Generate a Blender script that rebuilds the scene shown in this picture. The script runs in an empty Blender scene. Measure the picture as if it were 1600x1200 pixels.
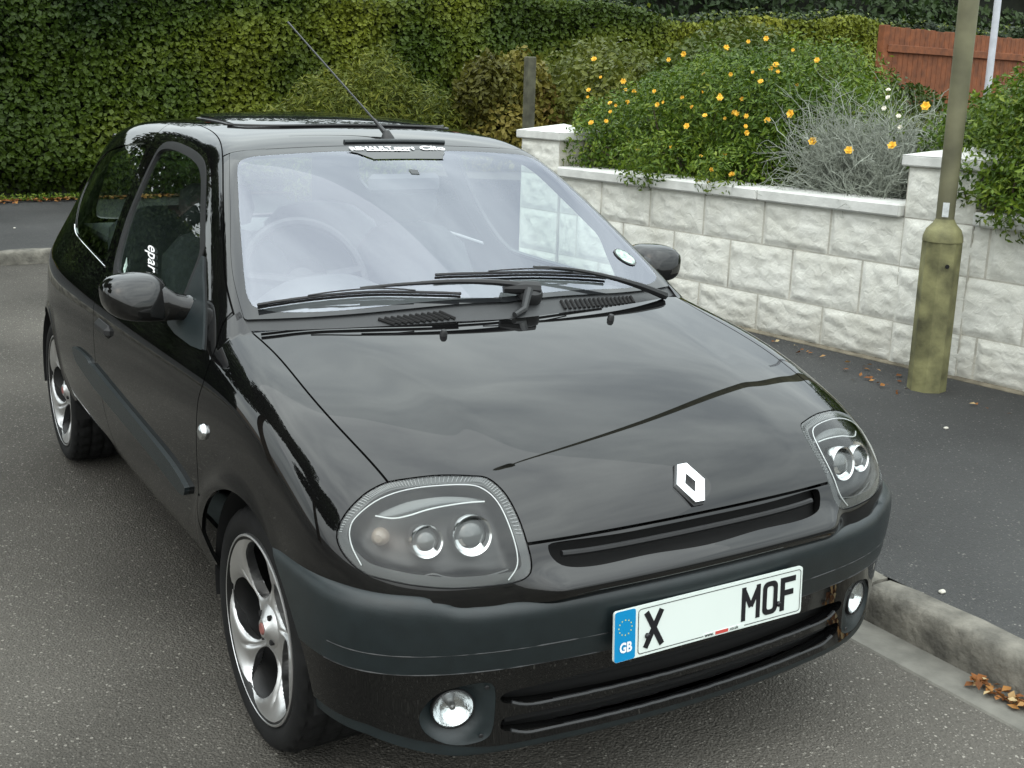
import bpy, math, random
import numpy as np
from mathutils import Vector, Matrix

# ------------------------------------------------------------------ camera
scene = bpy.context.scene
CAM = np.array([-1.57617807, -2.4836637, 1.56987035])
YAW, PITCH, ROLL = math.radians(-31.18812501), math.radians(14.34733816), math.radians(1.57091037)
fw = np.array([-math.sin(YAW) * math.cos(PITCH), math.cos(YAW) * math.cos(PITCH), -math.sin(PITCH)])
rt = np.array([math.cos(YAW), math.sin(YAW), 0.0])
upv = np.cross(rt, fw)
rt2 = rt * math.cos(ROLL) + upv * math.sin(ROLL)
up2 = -rt * math.sin(ROLL) + upv * math.cos(ROLL)
cam_data = bpy.data.cameras.new('camera')
cam_data.sensor_width = 36.0
cam_data.lens = 1822.556 / 1600 * 36.0
cam_data.clip_end = 500.0
cam = bpy.data.objects.new('camera', cam_data)
cam.matrix_world = Matrix(((rt2[0], up2[0], -fw[0], CAM[0]), (rt2[1], up2[1], -fw[1], CAM[1]),
                           (rt2[2], up2[2], -fw[2], CAM[2]), (0, 0, 0, 1)))
scene.collection.objects.link(cam)
scene.camera = cam

# ------------------------------------------------------------------ overcast sky
SUN_EL, SUN_AZ = math.radians(52), math.radians(-125)      # azimuth from +Y towards +X
world = bpy.data.worlds.new('World')
scene.world = world
world.use_nodes = True
wn, wl = world.node_tree.nodes, world.node_tree.links
wn.clear()
w_out = wn.new('ShaderNodeOutputWorld')
w_bg = wn.new('ShaderNodeBackground')
w_sky = wn.new('ShaderNodeTexSky')
w_sky.sky_type = 'NISHITA'
w_sky.sun_disc = False
w_sky.sun_elevation = SUN_EL
w_sky.sun_rotation = SUN_AZ
w_sky.dust_density = 4.0
w_tc = wn.new('ShaderNodeTexCoord')
w_map = wn.new('ShaderNodeMapping')
w_map.inputs['Scale'].default_value = (1.6, 1.6, 4.0)
w_n1 = wn.new('ShaderNodeTexNoise')
w_n1.inputs['Scale'].default_value = 1.7
w_n1.inputs['Detail'].default_value = 7.0
w_n1.inputs['Roughness'].default_value = 0.55
w_ramp = wn.new('ShaderNodeValToRGB')
w_ramp.color_ramp.elements[0].position = 0.32
w_ramp.color_ramp.elements[0].color = (5.6, 6.2, 6.4, 1)
w_ramp.color_ramp.elements[1].position = 0.70
w_ramp.color_ramp.elements[1].color = (9.6, 10.4, 10.2, 1)
w_mix = wn.new('ShaderNodeMixRGB')
w_mix.inputs['Fac'].default_value = 0.88
w_bg.inputs['Strength'].default_value = 0.15
wl.new(w_tc.outputs['Generated'], w_map.inputs['Vector'])
wl.new(w_map.outputs['Vector'], w_n1.inputs['Vector'])
wl.new(w_n1.outputs['Fac'], w_ramp.inputs['Fac'])
wl.new(w_sky.outputs['Color'], w_mix.inputs['Color1'])
wl.new(w_ramp.outputs['Color'], w_mix.inputs['Color2'])
# overcast skies are brightest overhead (CIE overcast distribution)
w_sep = wn.new('ShaderNodeSeparateXYZ'); w_gr = wn.new('ShaderNodeMapRange')
w_gr.inputs['From Min'].default_value = 0.0; w_gr.inputs['From Max'].default_value = 1.0
w_gr.inputs['To Min'].default_value = 0.55; w_gr.inputs['To Max'].default_value = 1.50
w_mul = wn.new('ShaderNodeMixRGB'); w_mul.blend_type = 'MULTIPLY'; w_mul.inputs['Fac'].default_value = 1.0
wl.new(w_tc.outputs['Generated'], w_sep.inputs['Vector']); wl.new(w_sep.outputs['Z'], w_gr.inputs['Value'])
wl.new(w_mix.outputs['Color'], w_mul.inputs['Color1']); wl.new(w_gr.outputs['Result'], w_mul.inputs['Color2'])
wl.new(w_mul.outputs['Color'], w_bg.inputs['Color'])
wl.new(w_bg.outputs['Background'], w_out.inputs['Surface'])

sun_data = bpy.data.lights.new('sun', 'SUN')
sun_data.energy = 0.8
sun_data.angle = math.radians(140)
sun_data.color = (1.0, 0.98, 0.95)
sun = bpy.data.objects.new('sun', sun_data)
sdir = Vector((math.sin(SUN_AZ) * math.cos(SUN_EL), math.cos(SUN_AZ) * math.cos(SUN_EL), math.sin(SUN_EL)))
sun.rotation_euler = sdir.to_track_quat('Z', 'Y').to_euler()
scene.collection.objects.link(sun)

scene.view_settings.view_transform = 'Standard'
scene.view_settings.look = 'None'
scene.view_settings.exposure = 0.80
scene.view_settings.gamma = 1.0

rng = np.random.default_rng(7)
random.seed(7)

# ------------------------------------------------------------------ helpers
COL = scene.collection

def link(o, parent=None, loc=None):
    COL.objects.link(o)
    if parent is not None:
        o.parent = parent
        # children keep world coordinates: undo the root empty's offset
        if parent.parent is None and parent.type == 'EMPTY':
            o.location = -Vector(parent.location)
    return o

def mesh_obj(name, V, F, mat, parent=None, N=None, smooth=True, attr=None):
    V = np.asarray(V, dtype=np.float32)
    me = bpy.data.meshes.new(name)
    me.vertices.add(len(V))
    me.vertices.foreach_set('co', V.ravel())
    if isinstance(F, np.ndarray):
        groups = [F]
    else:
        by = {}
        for f in F:
            by.setdefault(len(f), []).append(f)
        groups = [np.array(v) for v in by.values()]
    idx = np.concatenate([g.ravel() for g in groups]).astype(np.int32)
    tot = np.concatenate([np.full(len(g), g.shape[1]) for g in groups]).astype(np.int32)
    start = np.concatenate([[0], np.cumsum(tot)[:-1]]).astype(np.int32)
    me.loops.add(len(idx))
    me.loops.foreach_set('vertex_index', idx)
    me.polygons.add(len(tot))
    me.polygons.foreach_set('loop_start', start)
    me.polygons.foreach_set('use_smooth', np.full(len(tot), bool(smooth)))
    me.update(calc_edges=True)
    if attr is not None:
        a = me.attributes.new('tint', 'FLOAT', 'POINT')
        a.data.foreach_set('value', np.asarray(attr, dtype=np.float32))
    if mat is not None:
        for m in (mat if isinstance(mat, (list, tuple)) else [mat]):
            me.materials.append(m)
    if N is not None:
        me.normals_split_custom_set_from_vertices(np.asarray(N, dtype=np.float32).tolist())
    return link(bpy.data.objects.new(name, me), parent)

def empty(name, loc=(0, 0, 0)):
    o = bpy.data.objects.new(name, None)
    o.location = loc
    o.empty_display_size = 0.2
    COL.objects.link(o)
    return o

def tag(o, label=None, cat=None, group=None, kind=None):
    if label: o['label'] = label
    if cat: o['category'] = cat
    if group: o['group'] = group
    if kind: o['kind'] = kind
    return o

class MB:
    """collects simple shapes into one mesh"""
    def __init__(s):
        s.v, s.f = [], []
    def add(s, V, F):
        o = len(s.v)
        s.v += [tuple(map(float, p)) for p in V]
        s.f += [tuple(i + o for i in f) for f in F]
        return s
    def box(s, c, d, M=None, bev=0.0):
        x, y, z = d[0] / 2, d[1] / 2, d[2] / 2
        if bev <= 0:
            V = [(sx * x, sy * y, sz * z) for sx in (-1, 1) for sy in (-1, 1) for sz in (-1, 1)]
            F = [(0, 1, 3, 2), (4, 6, 7, 5), (0, 4, 5, 1), (2, 3, 7, 6), (0, 2, 6, 4), (1, 5, 7, 3)]
        else:
            b = min(bev, x * .9, y * .9, z * .9)
            V, F, ix = [], [], {}
            for sx in (-1, 1):
                for sy in (-1, 1):
                    for sz in (-1, 1):
                        for k, q in enumerate(((x, y - b, z - b), (x - b, y, z - b), (x - b, y - b, z))):
                            ix[(sx, sy, sz, k)] = len(V)
                            V.append((sx * q[0], sy * q[1], sz * q[2]))
            for s1 in (-1, 1):
                F.append([ix[(s1, a, c2, 0)] for a, c2 in ((-1, -1), (1, -1), (1, 1), (-1, 1))][::s1])
                F.append([ix[(a, s1, c2, 1)] for a, c2 in ((-1, -1), (-1, 1), (1, 1), (1, -1))][::s1])
                F.append([ix[(a, c2, s1, 2)] for a, c2 in ((-1, -1), (1, -1), (1, 1), (-1, 1))][::s1])
            for a in (-1, 1):
                for b2 in (-1, 1):
                    q = [ix[(a, b2, -1, 0)], ix[(a, b2, -1, 1)], ix[(a, b2, 1, 1)], ix[(a, b2, 1, 0)]]
                    F.append(q if a * b2 > 0 else q[::-1])
                    q = [ix[(a, -1, b2, 0)], ix[(a, 1, b2, 0)], ix[(a, 1, b2, 2)], ix[(a, -1, b2, 2)]]
                    F.append(q if a * b2 > 0 else q[::-1])
                    q = [ix[(-1, a, b2, 1)], ix[(-1, a, b2, 2)], ix[(1, a, b2, 2)], ix[(1, a, b2, 1)]]
                    F.append(q if a * b2 > 0 else q[::-1])
                    for c2 in (-1, 1):
                        q = [ix[(a, b2, c2, 0)], ix[(a, b2, c2, 1)], ix[(a, b2, c2, 2)]]
                        F.append(q if a * b2 * c2 > 0 else q[::-1])
        V = np.array(V, float)
        if M is not None:
            V = V @ np.array(M).T
        return s.add(V + np.array(c), F)
    def tube(s, pts, r, n=8, cap=True):
        P = np.array(pts, float)
        m = len(P)
        R = np.full(m, r) if np.isscalar(r) else np.array(r, float)
        T = np.gradient(P, axis=0)
        T /= np.maximum(np.linalg.norm(T, axis=1, keepdims=True), 1e-9)
        ref = np.array([0, 0, 1.0]) if abs(T[0][2]) < .9 else np.array([1.0, 0, 0])
        V = []
        for i in range(m):
            a = np.cross(T[i], ref); a /= np.linalg.norm(a)
            b = np.cross(T[i], a)
            ref = np.cross(a, T[i])
            for k in range(n):
                t = 2 * math.pi * k / n
                V.append(P[i] + R[i] * (math.cos(t) * a + math.sin(t) * b))
        F = []
        for i in range(m - 1):
            for k in range(n):
                k2 = (k + 1) % n
                F.append((i * n + k, i * n + k2, (i + 1) * n + k2, (i + 1) * n + k))
        if cap:
            F.append(tuple(range(n))[::-1]); F.append(tuple((m - 1) * n + k for k in range(n)))
        return s.add(V, F)
    def lathe(s, prof, c, ax, n=32, a0=0.0, a1=2 * math.pi):
        """profile of (r, h) pairs turned around axis ax at c"""
        ax = np.array(ax, float); ax /= np.linalg.norm(ax)
        ref = np.array([0, 0, 1.0]) if abs(ax[2]) < .9 else np.array([1.0, 0, 0])
        u = np.cross(ref, ax); u /= np.linalg.norm(u); w = np.cross(ax, u)
        V, F = [], []
        full = abs(a1 - a0 - 2 * math.pi) < 1e-6
        m = n if full else n + 1
        for k in range(m):
            t = a0 + (a1 - a0) * k / n
            e = math.cos(t) * u + math.sin(t) * w
            for r, h in prof:
                V.append(np.array(c) + e * r + ax * h)
        p = len(prof)
        for k in range(n):
            k2 = (k + 1) % m
            for i in range(p - 1):
                F.append((k * p + i, k2 * p + i, k2 * p + i + 1, k * p + i + 1))
        return s.add(V, F)
    def build(s, name, mat, parent=None, smooth=True):
        o = mesh_obj(name, np.array(s.v), s.f, mat, parent, smooth=smooth)
        if smooth:
            sharpen(o)
        return o

def sharpen(o, ang=35):
    me = o.data
    n = len(me.edges)
    if n == 0: return
    fn = np.zeros(len(me.polygons) * 3, np.float32); me.polygons.foreach_get('normal', fn); fn = fn.reshape(-1, 3)
    le = np.zeros(len(me.loops), np.int32); me.loops.foreach_get('edge_index', le)
    st = np.zeros(len(me.polygons), np.int32); me.polygons.foreach_get('loop_start', st)
    tot = np.diff(np.append(st, len(le)))
    lp = np.repeat(np.arange(len(st)), tot)
    order = np.argsort(le, kind='stable')
    es, ps = le[order], lp[order]
    sh = np.zeros(n, bool)
    same = es[1:] == es[:-1]
    d = (fn[ps[1:]] * fn[ps[:-1]]).sum(1)
    bad = same & (d < math.cos(math.radians(ang)))
    sh[es[1:][bad]] = True
    a = me.attributes.get('sharp_edge') or me.attributes.new('sharp_edge', 'BOOLEAN', 'EDGE')
    a.data.foreach_set('value', sh)

# ------------------------------------------------------------------ materials
def newmat(name):
    m = bpy.data.materials.new(name)
    m.use_nodes = True
    nt = m.node_tree
    return m, nt.nodes, nt.links, nt.nodes['Principled BSDF']

def setp(b, **k):
    names = dict(col='Base Color', rough='Roughness', metal='Metallic', ior='IOR', spec='Specular IOR Level',
                 coat='Coat Weight', coatr='Coat Roughness', trans='Transmission Weight', alpha='Alpha', sheen='Sheen Weight')
    for a, v in k.items():
        b.inputs[names[a]].default_value = (*v, 1) if a == 'col' else v

def plain(name, col, rough=.5, metal=0.0, var=0.0, vscale=8.0, bump=0.0, bscale=60.0, **k):
    """principled material with mottled colour and fine relief"""
    m, n, l, b = newmat(name)
    setp(b, col=col, rough=rough, metal=metal, **k)
    tc = n.new('ShaderNodeTexCoord')
    if var > 0:
        t = n.new('ShaderNodeTexNoise'); t.inputs['Scale'].default_value = vscale; t.inputs['Detail'].default_value = 6
        r = n.new('ShaderNodeValToRGB')
        r.color_ramp.elements[0].position = .3; r.color_ramp.elements[1].position = .7
        r.color_ramp.elements[0].color = (*[max(0, c * (1 - var)) for c in col], 1)
        r.color_ramp.elements[1].color = (*[min(1, c * (1 + var)) for c in col], 1)
        l.new(tc.outputs['Object'], t.inputs['Vector']); l.new(t.outputs['Fac'], r.inputs['Fac'])
        l.new(r.outputs['Color'], b.inputs['Base Color'])
    if bump > 0:
        t2 = n.new('ShaderNodeTexNoise'); t2.inputs['Scale'].default_value = bscale; t2.inputs['Detail'].default_value = 5
        bp = n.new('ShaderNodeBump'); bp.inputs['Strength'].default_value = 1.0; bp.inputs['Distance'].default_value = bump
        l.new(tc.outputs['Object'], t2.inputs['Vector']); l.new(t2.outputs['Fac'], bp.inputs['Height'])
        l.new(bp.outputs['Normal'], b.inputs['Normal'])
    return m

def asphalt(name, dark, light, stone, stone_amt, patch=.5):
    m, n, l, b = newmat(name)
    tc = n.new('ShaderNodeTexCoord')
    def noise(sc, det=6, rough=.6):
        t = n.new('ShaderNodeTexNoise'); t.inputs['Scale'].default_value = sc; t.inputs['Detail'].default_value = det
        t.inputs['Roughness'].default_value = rough
        l.new(tc.outputs['Object'], t.inputs['Vector']); return t
    big = noise(patch, 5); fine = noise(75, 5, .75)
    r1 = n.new('ShaderNodeValToRGB')
    r1.color_ramp.elements[0].position = .35; r1.color_ramp.elements[1].position = .68
    r1.color_ramp.elements[0].color = (*dark, 1); r1.color_ramp.elements[1].color = (*light, 1)
    mixf = n.new('ShaderNodeMath'); mixf.operation = 'MULTIPLY_ADD'
    mixf.inputs[1].default_value = .55; 
    sc2 = n.new('ShaderNodeMath'); sc2.operation = 'MULTIPLY'; sc2.inputs[1].default_value = .45
    l.new(fine.outputs['Fac'], sc2.inputs[0]); l.new(big.outputs['Fac'], mixf.inputs[0]); l.new(sc2.outputs[0], mixf.inputs[2])
    l.new(mixf.outputs[0], r1.inputs['Fac'])
    # exposed chippings
    vo = n.new('ShaderNodeTexVoronoi'); vo.inputs['Scale'].default_value = 150
    l.new(tc.outputs['Object'], vo.inputs['Vector'])
    sep = n.new('ShaderNodeSeparateColor'); l.new(vo.outputs['Color'], sep.inputs['Color'])
    gt = n.new('ShaderNodeMath'); gt.operation = 'GREATER_THAN'; gt.inputs[1].default_value = 1 - stone_amt
    l.new(sep.outputs['Red'], gt.inputs[0])
    lt = n.new('ShaderNodeMath'); lt.operation = 'LESS_THAN'; lt.inputs[1].default_value = .42
    l.new(vo.outputs['Distance'], lt.inputs[0])
    an = n.new('ShaderNodeMath'); an.operation = 'MULTIPLY'
    l.new(gt.outputs[0], an.inputs[0]); l.new(lt.outputs[0], an.inputs[1])
    sc3 = n.new('ShaderNodeMath'); sc3.operation = 'MULTIPLY'
    l.new(an.outputs[0], sc3.inputs[0]); l.new(sep.outputs['Green'], sc3.inputs[1])
    mx = n.new('ShaderNodeMixRGB'); mx.inputs['Color2'].default_value = (*stone, 1)
    l.new(sc3.outputs[0], mx.inputs['Fac']); l.new(r1.outputs['Color'], mx.inputs['Color1'])
    vo2 = n.new('ShaderNodeTexVoronoi'); vo2.inputs['Scale'].default_value = 80
    l.new(tc.outputs['Object'], vo2.inputs['Vector'])
    sp2 = n.new('ShaderNodeSeparateColor'); l.new(vo2.outputs['Color'], sp2.inputs['Color'])
    g2 = n.new('ShaderNodeMath'); g2.operation = 'GREATER_THAN'; g2.inputs[1].default_value = 1 - stone_amt * .10; l.new(sp2.outputs['Blue'], g2.inputs[0])
    l2 = n.new('ShaderNodeMath'); l2.operation = 'LESS_THAN'; l2.inputs[1].default_value = .30; l.new(vo2.outputs['Distance'], l2.inputs[0])
    a2 = n.new('ShaderNodeMath'); a2.operation = 'MULTIPLY'; l.new(g2.outputs[0], a2.inputs[0]); l.new(l2.outputs[0], a2.inputs[1])
    mx2 = n.new('ShaderNodeMixRGB'); mx2.inputs['Color2'].default_value = (*[c * 1.15 for c in stone], 1)
    l.new(a2.outputs[0], mx2.inputs['Fac']); l.new(mx.outputs['Color'], mx2.inputs['Color1'])
    # oil and tyre stains
    st = noise(.33, 4, .5); rs = n.new('ShaderNodeMapRange'); rs.inputs['From Min'].default_value = .42; rs.inputs['From Max'].default_value = .62
    rs.inputs['To Min'].default_value = .72; rs.inputs['To Max'].default_value = 1.12; l.new(st.outputs['Fac'], rs.inputs['Value'])
    mx3 = n.new('ShaderNodeMixRGB'); mx3.blend_type = 'MULTIPLY'; mx3.inputs['Fac'].default_value = 1.0
    l.new(mx2.outputs['Color'], mx3.inputs['Color1']); l.new(rs.outputs['Result'], mx3.inputs['Color2'])
    l.new(mx3.outputs['Color'], b.inputs['Base Color'])
    setp(b, rough=.85, spec=.25)
    bp = n.new('ShaderNodeBump'); bp.inputs['Distance'].default_value = .006; bp.inputs['Strength'].default_value = .9
    ad = n.new('ShaderNodeMath'); ad.operation = 'SUBTRACT'
    l.new(fine.outputs['Fac'], ad.inputs[0]); l.new(vo.outputs['Distance'], ad.inputs[1])
    l.new(ad.outputs[0], bp.inputs['Height']); l.new(bp.outputs['Normal'], b.inputs['Normal'])
    return m

def leafmat(name, stops, rough=.45, transl=.25):
    m, n, l, b = newmat(name)
    at = n.new('ShaderNodeAttribute'); at.attribute_name = 'tint'
    r = n.new('ShaderNodeValToRGB')
    while len(r.color_ramp.elements) < len(stops):
        r.color_ramp.elements.new(.5)
    for e, (p, c) in zip(r.color_ramp.elements, stops):
        e.position = p; e.color = (*c, 1)
    l.new(at.outputs['Fac'], r.inputs['Fac']); l.new(r.outputs['Color'], b.inputs['Base Color'])
    setp(b, rough=rough, spec=.22)
    tr = n.new('ShaderNodeBsdfTranslucent'); l.new(r.outputs['Color'], tr.inputs['Color'])
    mx = n.new('ShaderNodeMixShader'); mx.inputs['Fac'].default_value = transl
    l.new(b.outputs[0], mx.inputs[1]); l.new(tr.outputs[0], mx.inputs[2])
    l.new(mx.outputs[0], n['Material Output'].inputs['Surface'])
    return m

def glassmat(name, tint, refl, refl_tint=(1, 1, 1), rough=0.0, base_refl=0.0):
    """thin pane: see-through with fresnel reflection"""
    m, n, l, b = newmat(name)
    n.remove(b)
    tr = n.new('ShaderNodeBsdfTransparent'); tr.inputs['Color'].default_value = (*tint, 1)
    gl = n.new('ShaderNodeBsdfGlossy'); gl.inputs['Color'].default_value = (*refl_tint, 1); gl.inputs['Roughness'].default_value = rough
    lw = n.new('ShaderNodeLayerWeight'); lw.inputs['Blend'].default_value = .5
    fr = n.new('ShaderNodeMath'); fr.operation = 'POWER'; fr.inputs[1].default_value = 5.0
    l.new(lw.outputs['Facing'], fr.inputs[0])
    f0 = ((refl - 1) / (refl + 1)) ** 2 * 1.8          # both faces of the pane
    ad = n.new('ShaderNodeMath'); ad.operation = 'MULTIPLY_ADD'; ad.use_clamp = True
    ad.inputs[1].default_value = 1 - f0; ad.inputs[2].default_value = f0 + base_refl
    mx = n.new('ShaderNodeMixShader')
    l.new(fr.outputs[0], ad.inputs[0]); l.new(ad.outputs[0], mx.inputs['Fac'])
    l.new(tr.outputs[0], mx.inputs[1]); l.new(gl.outputs[0], mx.inputs[2])
    l.new(mx.outputs[0], n['Material Output'].inputs['Surface'])
    return m
# ==================================================================
#  GROUND, KERBS, WALL
# ==================================================================
M_road = asphalt('road asphalt', (.052, .048, .041), (.132, .122, .106), (.25, .235, .205), .26, .7)
M_pave = asphalt('footway asphalt', (.046, .0465, .046), (.076, .0765, .075), (.17, .165, .15), .12, .8)
M_conc = plain('weathered kerb concrete', (.130, .122, .102), .9, var=.5, vscale=11, bump=.009, bscale=38)
M_chan = plain('channel concrete', (.135, .130, .112), .9, var=.22, vscale=14, bump=.002, bscale=90)
M_soil = plain('garden soil', (.035, .024, .016), .95, var=.4, vscale=12, bump=.02, bscale=14)
M_verge = plain('hedge bottom soil', (.07, .045, .025), .95, var=.5, vscale=16, bump=.02, bscale=20)

def sheet(name, poly, z, mat):
    o = mesh_obj(name, [(x, y, z) for x, y in poly], [tuple(range(len(poly)))], mat, smooth=False)
    return tag(o, kind='structure')
sheet('road', [(-140, -140), (140, -140), (140, 140), (-140, 140)], 0.0, M_road)
PZ = .112
sheet('pavement', [(1.20, -14), (9, -14), (9, 8.12), (9, 12.5), (-30, 12.5), (-30, 8.12), (.60, 8.12), (1.0, 7.9), (1.20, 7.4)], PZ, M_pave)
sheet('hedge_verge', [(-30, 12.02), (9, 12.25), (9, 40), (-30, 40)], PZ + .02, M_verge)

def kerb_run(name, p0, p1, inward, lens):
    """a line of kerb stones; inward points to the footway side"""
    root = tag(empty(name, (*p0, 0)), kind='structure')
    p0, p1, nv = np.array(p0, float), np.array(p1, float), np.array(inward, float)
    L = np.linalg.norm(p1 - p0); t = (p1 - p0) / L
    s0 = 0.0; k = 0
    while s0 < L - .05:
        l = min(lens, L - s0)
        g = .006
        rs = random.uniform(-.002, .002)
        prof = [(-.01 + rs, -.05), (-.002 + rs, .040), (.004 + rs, .088), (.016, .108), (.034, .116), (.07, .118), (.112, .117), (.114, .0)]
        n = 9; V, F = [], []
        for i in range(n):
            q = p0 + t * (s0 + g + (l - 2 * g) * i / (n - 1))
            e = .010 if i in (0, n - 1) else 0
            for j, (a, z) in enumerate(prof):
                w = q + nv * (a + (random.uniform(-.003, .003) if 0 < j < 6 else 0) + (e if j < 4 else 0))
                V.append((w[0], w[1], z + (random.uniform(-.003, .002) if 1 < j < 7 else 0) - (e * .8 if 2 < j < 7 else 0)))
        m = len(prof)
        for i in range(n - 1):
            for j in range(m - 1): F.append((i * m + j, i * m + j + 1, (i + 1) * m + j + 1, (i + 1) * m + j))
        F.append(tuple(range(m))); F.append(tuple((n - 1) * m + j for j in range(m)))
        # make every stone face outwards
        o = mesh_obj('kerb_stone', V, F, M_conc, root); sharpen(o, 45)
        s0 += l; k += 1
    return root
kerb_run('kerb', (1.088, -7.5), (1.088, 7.38), (1, 0), .912)
kerb_run('kerb', (.62, 8.0), (-14, 8.0), (0, 1), .914)
kerb_run('kerb', (1.088, 7.38), (.62, 8.0), (.8, .6), .26)
chan = tag(empty('gutter_channel', (1.02, -7.5, 0)), kind='structure')
y = -7.5
while y < 7.2:
    mb = MB(); mb.box((1.017, y + .457, -.045), (.143, .908, .10), bev=.006); mb.build('channel_block', M_chan, chan); y += .914

# ---- garden wall of rock faced blocks
WA = np.array([3.452, 2.846]); WT = np.array([-.1134785, .99354045]); WN = np.array([-.99354045, -.1134785])
def wp(s, off, z):
    q = WA + WT * s + WN * off
    return (q[0], q[1], z)
def wallmat():
    m, n, l, b = newmat('painted rock faced block')
    tc = n.new('ShaderNodeTexCoord'); ge = n.new('ShaderNodeNewGeometry')
    t = n.new('ShaderNodeTexNoise'); t.inputs['Scale'].default_value = 4; t.inputs['Detail'].default_value = 8; t.inputs['Roughness'].default_value = .65
    l.new(ge.outputs['Position'], t.inputs['Vector'])
    r = n.new('ShaderNodeValToRGB'); r.color_ramp.elements[0].position = .30; r.color_ramp.elements[1].position = .62
    r.color_ramp.elements[0].color = (.58, .575, .51, 1); r.color_ramp.elements[1].color = (.72, .72, .665, 1)
    l.new(t.outputs['Fac'], r.inputs['Fac'])
    # splash stains towards the footway
    sp = n.new('ShaderNodeSeparateXYZ'); l.new(ge.outputs['Position'], sp.inputs['Vector'])
    mr = n.new('ShaderNodeMapRange'); mr.inputs['From Min'].default_value = .10; mr.inputs['From Max'].default_value = .42; mr.inputs['To Min'].default_value = .62; mr.inputs['To Max'].default_value = 0
    l.new(sp.outputs['Z'], mr.inputs['Value'])
    t2 = n.new('ShaderNodeTexNoise'); t2.inputs['Scale'].default_value = 7; t2.inputs['Detail'].default_value = 6
    l.new(ge.outputs['Position'], t2.inputs['Vector'])
    mu = n.new('ShaderNodeMath'); mu.operation = 'MULTIPLY'; l.new(mr.outputs['Result'], mu.inputs[0]); l.new(t2.outputs['Fac'], mu.inputs[1])
    mx = n.new('ShaderNodeMixRGB'); mx.inputs['Color2'].default_value = (.16, .13, .08, 1)
    l.new(mu.outputs[0], mx.inputs['Fac']); l.new(r.outputs['Color'], mx.inputs['Color1'])
    l.new(mx.outputs['Color'], b.inputs['Base Color']); setp(b, rough=.85)
    t3 = n.new('ShaderNodeTexNoise'); t3.inputs['Scale'].default_value = 24; t3.inputs['Detail'].default_value = 6
    t3.inputs['Roughness'].default_value = .55; t3.inputs['Distortion'].default_value = .7
    l.new(ge.outputs['Position'], t3.inputs['Vector'])
    bp = n.new('ShaderNodeBump'); bp.inputs['Distance'].default_value = .0095; bp.inputs['Strength'].default_value = 1.0
    l.new(t3.outputs['Fac'], bp.inputs['Height']); l.new(bp.outputs['Normal'], b.inputs['Normal'])
    return m
M_block = wallmat()
M_mort = plain('painted mortar', (.47, .45, .39), .9, var=.3, vscale=9, bump=.004, bscale=60)
M_cope = plain('painted coping', (.60, .605, .575), .8, var=.16, vscale=7, bump=.002, bscale=60)

wall = tag(empty('garden_wall', (*WA, PZ)), 'white painted rock faced block wall with coping beside the footway', 'wall')
def vnoise(n, m, seed):
    r = np.random.default_rng(seed); g = np.zeros((n, m))
    for k, a in ((4, .7), (8, .8), (12, .5)):
        c = r.uniform(-1, 1, (k + 2, k + 2))
        yi = np.linspace(0, k, n); xi = np.linspace(0, k, m)
        y0, x0 = yi.astype(int), xi.astype(int); fy, fx = (yi - y0)[:, None], (xi - x0)[None]
        fy = fy * fy * (3 - 2 * fy); fx = fx * fx * (3 - 2 * fx)
        g += a * ((c[y0][:, x0] * (1 - fy) + c[y0 + 1][:, x0] * fy) * (1 - fx) + (c[y0][:, x0 + 1] * (1 - fy) + c[y0 + 1][:, x0 + 1] * fy) * fx)
    return g
BLOCKS = {}
def block_mesh(Ls, H, seed):
    key = (round(Ls, 3), round(H, 3), seed)
    if key in BLOCKS: return BLOCKS[key]
    n, m = 17, 27
    g = vnoise(n, m, seed)
    V, F = [], []
    zs = np.concatenate([[0, .014], np.linspace(.03, H - .03, n - 4), [H - .014, H]]); ss = np.concatenate([[0, .014], np.linspace(.03, Ls - .03, m - 4), [Ls - .014, Ls]])
    for i in range(n):
        for j in range(m):
            edge = min(i, n - 1 - i, j, m - 1 - j)
            d = 0.0 if edge == 0 else (.003 if edge == 1 else max(.004, .012 + .008 * g[i, j]))
            q = WT * ss[j] + WN * d
            V.append((q[0], q[1], zs[i]))
    for i in range(n - 1):
        for j in range(m - 1): F.append((i * m + j, (i + 1) * m + j, (i + 1) * m + j + 1, i * m + j + 1))
    me_o = mesh_obj('block', V, F, M_block); me = me_o.data; bpy.data.objects.remove(me_o)
    BLOCKS[key] = me
    return me
def put_block(s, z, Ls, H, off=0.0):
    o = bpy.data.objects.new('block', block_mesh(Ls, H, random.randrange(5)))
    COL.objects.link(o); o.parent = wall
    p = wp(s, off, z); o.location = Vector(p) - Vector(wall.location)
ROWS = [(.118, .232), (.356, .302), (.666, .262)]
for r, (z0, h) in enumerate(ROWS):
    s = -5.96 + (.255 if r == 1 else 0)
    while s < 1.98:
        if not (-1.46 < s - .003 < -.96 and False):
            put_block(s + .0065, z0, min(.5, 2.0 - s) - .013, h)
        s += .5
mb = MB()
def wbox(mb, s0, s1, o0, o1, z0, z1, bev=.0):
    c = (np.array(wp((s0 + s1) / 2, (o0 + o1) / 2, (z0 + z1) / 2)))
    M = np.array([[WN[0], WT[0], 0], [WN[1], WT[1], 0], [0, 0, 1]])
    mb.box(c, (abs(o1 - o0), s1 - s0, z1 - z0), M, bev)
wbox(mb, -5.96, 2.0, -.22, -.001, .02, .930); mb.build('mortar', M_mort, wall, smooth=False)
mb = MB(); wbox(mb, -5.96, 2.46, -.05, .030, .05, .128, .012); mb.build('wall_footing', plain('footing mortar', (.17, .15, .11), .95, var=.4, vscale=10, bump=.008, bscale=30), wall)
s = -5.96
for s0, s1 in ((-5.9, -4.98), (-4.97, -4.05), (-4.04, -3.1), (-3.09, -2.2), (-2.19, -1.38), (-.945, .068), (.074, 1.03), (1.036, 1.985)):
    mb = MB(); wbox(mb, s0, s1, -.25, .055, .930, 1.003, .010); o = mb.build('coping_stone', M_cope, wall)
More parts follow.
